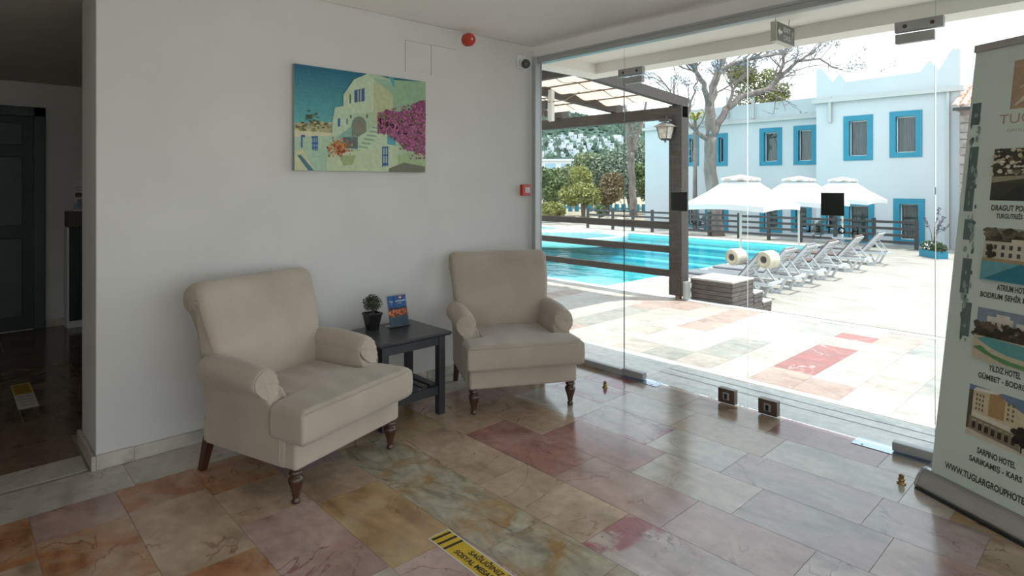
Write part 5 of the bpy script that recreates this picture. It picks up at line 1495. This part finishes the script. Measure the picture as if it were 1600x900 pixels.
# ---- bare spreading tree in front of the hotel
M_BARK = mat('tree_bark', (0.20, 0.16, 0.14), 0.9, 0.35, 3.0, bump=0.6, bscale=10, stretch=(2, 2, 0.6))
TD = 26.4
def tree(name, label, limbs, trunk_r, d, seed, twig_n, twig_depth, leafmat=None, leafn=0):
    base_ = at(*limbs[0][0][:2], d); base_.z = DZ if d < 32 else GZ
    T = thing(name, label, 'tree', tuple(base_))
    r = random.Random(seed); m = MB(); tips = []
    def grow(p, dirv, L, rad, depth):
        pts = [p]; cur = p.copy(); dv = dirv.copy()
        for k in range(3):
            dv = (dv + Vector((r.gauss(0, .22), r.gauss(0, .22), r.gauss(0.03, .18)))).normalized()
            cur = cur + dv * L / 3; pts.append(cur.copy())
        m.tube(pts, [rad, rad*0.8, rad*0.6, rad*0.42], 4 if depth < 3 else 5, cap=False)
        tips.append(pts[-1])
        if depth > 0:
            for k in range(r.choice((2, 3, 3))):
                b = pts[r.choice((1, 2, 3))]
                grow(b, (dv + Vector((r.gauss(0, .6), r.gauss(0, .6), r.gauss(0.1, .5)))).normalized(), L*r.uniform(0.55, 0.8), rad*0.52, depth - 1)
    for limb in limbs:
        pts = []; rs = []
        for (px, py, w, dd) in limb:
            q_ = at(px, py, d + dd) - base_
            pts.append(q_); rs.append(w * d / 940.0 / 2)
        fine = []; fr_ = []
        for i in range(len(pts) - 1):
            for k in range(4):
                t_ = k / 4; fine.append(pts[i].lerp(pts[i+1], t_) + Vector((r.gauss(0, .03), r.gauss(0, .03), 0)) * (i + k > 0)); fr_.append(rs[i] + (rs[i+1] - rs[i]) * t_)
        fine.append(pts[-1]); fr_.append(rs[-1])
        m.tube(fine, fr_, 9)
        n_ = len(fine)
        if limb is limbs[0]: continue
        for k in range(twig_n):
            i = r.randrange(int(n_*0.35), n_)
            dv = (fine[i] - fine[max(0, i-2)]).normalized()
            grow(fine[i], (dv + Vector((r.gauss(0, .7), r.gauss(0, .7), r.gauss(0.25, .45)))).normalized(), r.uniform(0.8, 1.7), min(fr_[i]*0.5, 0.045), twig_depth)
    m.build('trunk_and_branches', M_BARK, T, smooth=True, fix=False)
    if leafmat:
        bl = [(p.x, p.y, p.z, r.uniform(0.12, 0.28), 0.8) for p in r.sample(tips, min(len(tips), 160))]
        leaves('foliage', bl, leafn, 0.06, leafmat, T, seed)
    return T
tree('bare_tree', 'spreading tree with a thick bare trunk in front of the white hotel', [
    [(1120, 372, 26, 0), (1115, 310, 21, 0), (1109, 250, 18, 0), (1110, 214, 18, 0)],
    [(1110, 218, 17, 0), (1108, 170, 15, 0), (1118, 125, 12, .3), (1128, 98, 9, .5), (1140, 70, 5, .7)],
    [(1108, 165, 10, 0), (1100, 130, 8, -.5), (1086, 106, 6, -.8), (1072, 84, 4, -1.0)],
    [(1111, 216, 12, 0), (1135, 170, 11, .5), (1160, 150, 10, .8), (1200, 140, 9, 1.0), (1222, 118, 7, 1.0), (1245, 96, 5, .8), (1275, 80, 3, .6)],
    [(1212, 128, 7, 1.0), (1222, 100, 5, 1.2), (1228, 78, 4, 1.4)],
    [(1120, 112, 8, .4), (1150, 98, 6, .2), (1185, 90, 5, 0), (1225, 82, 3, 0)],
    [(1245, 96, 4, .8), (1280, 92, 3, .5), (1310, 108, 2, .3)],
    [(1138, 168, 6, .4), (1144, 140, 5, .6), (1156, 122, 3, .7)],
    [(1108, 218, 9, 0), (1090, 208, 7, -.4), (1074, 190, 5, -.6), (1082, 150, 3, -.8), (1090, 122, 2, -.9)],
    [(1074, 190, 4, -.6), (1050, 150, 3, -1), (1030, 120, 2, -1.2)]], 0.3, TD, 5, 13, 2, leaf_mat('leaf_blue_grey', (0.16, 0.20, 0.26)), 1500)
tree('bare_tree', 'slender forked bare trunk among the garden trees behind the pool railing', [
    [(990, 338, 13, 0), (988, 290, 10, 0), (986, 250, 11, 0), (985, 240, 12, 0)],
    [(985, 242, 8, 0), (980, 215, 6, 0), (982, 190, 5, 0), (975, 160, 3, 0)],
    [(987, 240, 8, 0), (996, 215, 6, .3), (1004, 190, 5, .4), (1012, 150, 3, .4)],
    [(985, 236, 5, 0), (990, 210, 4, 0), (984, 180, 3, 0)]], 0.2, 36.5, 6, 5, 1)
# pine crown and yellow palm behind the hotel roof line
T = thing('pine_tree', 'dense pine crown rising behind the hotel roof', 'tree', tuple(at(1195, 300, 40)))
T.location.z = DZ
def relp(px, py, d): 
    v = at(px, py, d) - Vector(T.location); return v
bl = []
rp = random.Random(31)
for k in range(16):
    v = relp(rp.uniform(1150, 1222), rp.uniform(105, 160), 40 + rp.uniform(-1, 1)); bl.append((v.x, v.y, v.z, rp.uniform(0.5, 0.95), 0.7))
leaves('foliage', bl, 5200, 0.10, leaf_mat('leaf_pine', (0.17, 0.17, 0.055)), T, 33)
v0 = relp(1190, 150, 40); MB().tube([(0, 0, 0), (v0.x*0.5, v0.y*0.5, v0.z*0.5), (v0.x, v0.y, v0.z)], [0.25, 0.2, 0.12], 8).build('trunk', M_BARK, T, smooth=True)
T = thing('palm_tree', 'small yellowing palm between the pergola post and the bare tree', 'tree', tuple(at(1086, 300, 29)))
T.location.z = DZ
v0 = relp(1086, 190, 29)
MB().tube([(0, 0, 0), (v0.x, v0.y, v0.z)], [0.12, 0.08], 8).build('trunk', M_BARK, T, smooth=True)
for k in range(13):
    an = 2*PI*k/13; pts = []
    for j in range(6):
        t_ = j/5; pts.append((v0.x + math.cos(an)*0.55*t_, v0.y + math.sin(an)*0.55*t_, v0.z + 0.35*math.sin(t_*2.2) * (0.8 if k % 2 else 1.3)))
    m = MB(); vs = []
    for j, p in enumerate(pts):
        w_ = 0.07*math.sin(PI*(0.1 + 0.85*j/5)); vs += [(p[0] - w_*math.sin(an), p[1] + w_*math.cos(an), p[2] - 0.03), p, (p[0] + w_*math.sin(an), p[1] - w_*math.cos(an), p[2] - 0.03)]
    m.add(vs, [(3*j + q_, 3*j + q_ + 1, 3*j + q_ + 4, 3*j + q_ + 3) for j in range(5) for q_ in (0, 1)])
    m.build('frond', leaf_mat('leaf_palm_yellow', (0.34, 0.28, 0.08), 0.3), T, fix=False)

# ---- blue planter by the hotel wall
pw = onz(1468, 404, DZ)
T = thing('blue_planter', 'blue planter box with flowers and a twiggy climber against the white hotel wall', 'planter', (pw.x - 0.2, pw.y + 0.2, DZ), math.radians(-45))
MB().bx(-0.45, 0.45, -0.15, 0.15, 0, 0.22).build('box', M_BLUE, T, bevel=0.01)
MB().bx(-0.42, 0.42, -0.12, 0.12, 0.18, 0.225).build('soil', mat('soil_dark', (0.05, 0.035, 0.025), 0.95), T)
leaves('foliage', [(-0.25, 0, 0.36, 0.20, 0.8), (0.05, 0, 0.34, 0.22, 0.8), (0.32, 0, 0.30, 0.2, 0.8)], 900, 0.035, leaf_mat('leaf_planter', (0.06, 0.10, 0.04)), T, 41)
leaves('flowers', [(0.05, -0.12, 0.36, 0.18, 0.7)], 60, 0.03, mat('flower_white', (0.8, 0.8, 0.78), 0.8), T, 42)
m = MB(); rt = random.Random(17); tips = []
for an, L in ((-0.5, 1.0), (0.25, 1.3), (0.55, 1.1), (1.0, 1.0), (0.4, 0.8)):
    pts = [(0, 0, 0.2), (math.sin(an)*L*0.2, 0, 0.2 + 0.55*L), (math.sin(an)*L*0.8, 0.02, 0.2 + math.cos(an*0.6)*L*1.0)]
    m.tube(pts, [0.014, 0.01, 0.005], 5); tips.append(pts)
m.build('twigs', mat('twig_dark', (0.10, 0.07, 0.07), 0.9), T)
leaves('twig_leaves', [(p[2][0]*t_ + p[1][0]*(1-t_), 0, p[2][2]*t_ + p[1][2]*(1-t_), 0.06, 1.0) for p in tips for t_ in (0.5, 0.75, 1.0)], 260, 0.03, mat('leaf_purple_grey', (0.10, 0.09, 0.12), 0.8, 0.3), T, 43)

# =================================================================== HILLSIDE WITH WHITE HOUSES
def hill_z(dist, lat):
    t_ = max(0.0, (dist - 200.0) / 560.0)
    ridge = 96.0 - 0.16 * max(0.0, lat - 40) - 0.05 * abs(lat)
    return -2.0 + ridge * smooth(t_) + 2.2 * math.sin(lat * 0.045 + dist * 0.011) * min(1, t_ * 4)
Rv = Vector((CS, SN, 0)); Fv = Vector((-SN, CS, 0))
def hillp(dist, lat):
    p = Vector((CAM.x, CAM.y, 0)) + Fv * dist + Rv * lat
    return Vector((p.x, p.y, hill_z(dist, lat)))
M_HILL = mat('hill_forest_haze_tint', (0.075, 0.12, 0.105), 0.95, 0.5, 0.05, detail=10, spec=0.1)  # bluish tint puts distance haze into the forest green
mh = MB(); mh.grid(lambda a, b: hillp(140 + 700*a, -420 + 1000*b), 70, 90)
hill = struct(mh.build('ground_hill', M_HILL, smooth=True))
def hill_hit(px, py):
    d = ray(px, py); lo = 150.0
    while lo < 830:
        p = CAM + d * lo
        if p.z < hill_z(lo, (px - 800) / 940.0 * lo): return lo
        lo += 2.0
    return None
placed = []; rh = random.Random(77); M_HOUSE = mat('far_house_white', (0.62, 0.64, 0.65), 0.9, 0.05, 0.3); M_FARWIN = mat('far_window', (0.10, 0.13, 0.16), 0.6)
protos = []
for (w, dp, h, extra) in ((5.5, 5, 4, True), (7, 5, 5, True), (4.5, 5, 6, False)):
    m = MB(); m.bx(-w/2, w/2, -dp/2, dp/2, -4, h)
    if extra: m.bx(-w/2, 0, -dp/2 + 1, dp/2, h, h + 2.6)
    m.mi = 1
    for k in range(2 if not extra else 3):
        x = -w/2 + 0.7 + k * (w - 1.2) / 3
        m.bx(x, x + 1.0, -dp/2 - 0.05, -dp/2 + 0.05, h - 2.2, h - 0.9)
    protos.append(m.mesh('hill_house', [M_HOUSE, M_FARWIN]))
cnt = 0
for k in range(420):
    if cnt >= 84: break
    k = k % 95
    if k < 78: px, py = rh.uniform(842, 922), rh.uniform(219, 249)
    elif k < 94: px, py = rh.uniform(905, 980), rh.uniform(219, 240)
    else: px, py = rh.uniform(925, 1060), rh.gauss(219, 2.0)
    py = max(py, 218)
    d = hill_hit(px, py)
    if d is None: continue
    lat = (px - 800) / 940.0 * d
    p = hillp(d, lat)
    if any((p.x - a_.x)**2 + (p.y - a_.y)**2 < 6.2**2 for a_ in placed): continue
    placed.append(p)
    o = link('hill_house', rh.choice(protos)); o.location = p; o.rotation_euler.z = THETA + rh.uniform(-0.5, 0.5)
    s_ = rh.uniform(0.42, 0.75); o.scale = (s_, s_, s_)
    tag(o, 'small white house among the many on the wooded hillside', 'house', 'white houses on the hillside')
    cnt += 1
mt = MB(); vs = []; fs = []
for k in range(2600):   # tree crowns over the slope
    d = rh.uniform(190, 800); lat = rh.uniform(0, 0.32) * d
    p = hillp(d, lat); s_ = rh.uniform(1.5, 3.6); o_ = len(vs)
    vs += [p + Vector((s_*math.cos(a), s_*math.sin(a), 0.2*s_)) for a in (0, 1.26, 2.5, 3.77, 5.0)] + [p + Vector((0, 0, s_*1.5)), p - Vector((0, 0, s_))]
    fs += [(o_+i, o_+(i+1) % 5, o_+5) for i in range(5)] + [(o_+(i+1) % 5, o_+i, o_+6) for i in range(5)]
mt.add(vs, fs); ht = mt.build('hill_trees', mat('hill_tree_green', (0.07, 0.11, 0.08), 0.95, 0.6, 0.08, spec=0.1), hill, fix=False); ht['kind'] = 'stuff'
# white villa below the hillside
vp = at(872, 262, 95)
T = thing('white_villa', 'flat roofed white villa with a long balcony below the hillside houses', 'building', (vp.x, vp.y, -3.0), THETA)
MB().bx(-4.5, 2.6, 0, 6, 0, 8.4).build('wall', M_HOUSE, T)
MB().bx(-4.9, 2.9, -0.5, 6.4, 8.2, 8.5).build('roof', M_HOUSE, T)
MB().bx(-4.9, 4.4, -1.6, 0.0, 5.2, 6.0).build('balcony', M_HOUSE, T)
MB().bx(2.6, 5.2, 0, 6, 0, 6.6).build('wall', M_HOUSE, T)
MB().bx(-4.9, 5.4, -1.7, 0.0, 0, 5.2).build('wall', M_HOUSE, T)
for (x0, x1) in ((-3.9, -2.9), (-2.2, -0.2), (0.3, 2.0)):
    w = MB().bx(x0, x1, -0.06, 0.05, 6.2, 7.9).build('window', M_WHITEPL, T)
    MB().bx(x0 + 0.1, x1 - 0.1, -0.09, -0.06, 6.3, 7.8).build('pane', mat('far_pane_blue', (0.30, 0.45, 0.55), 0.3), w)
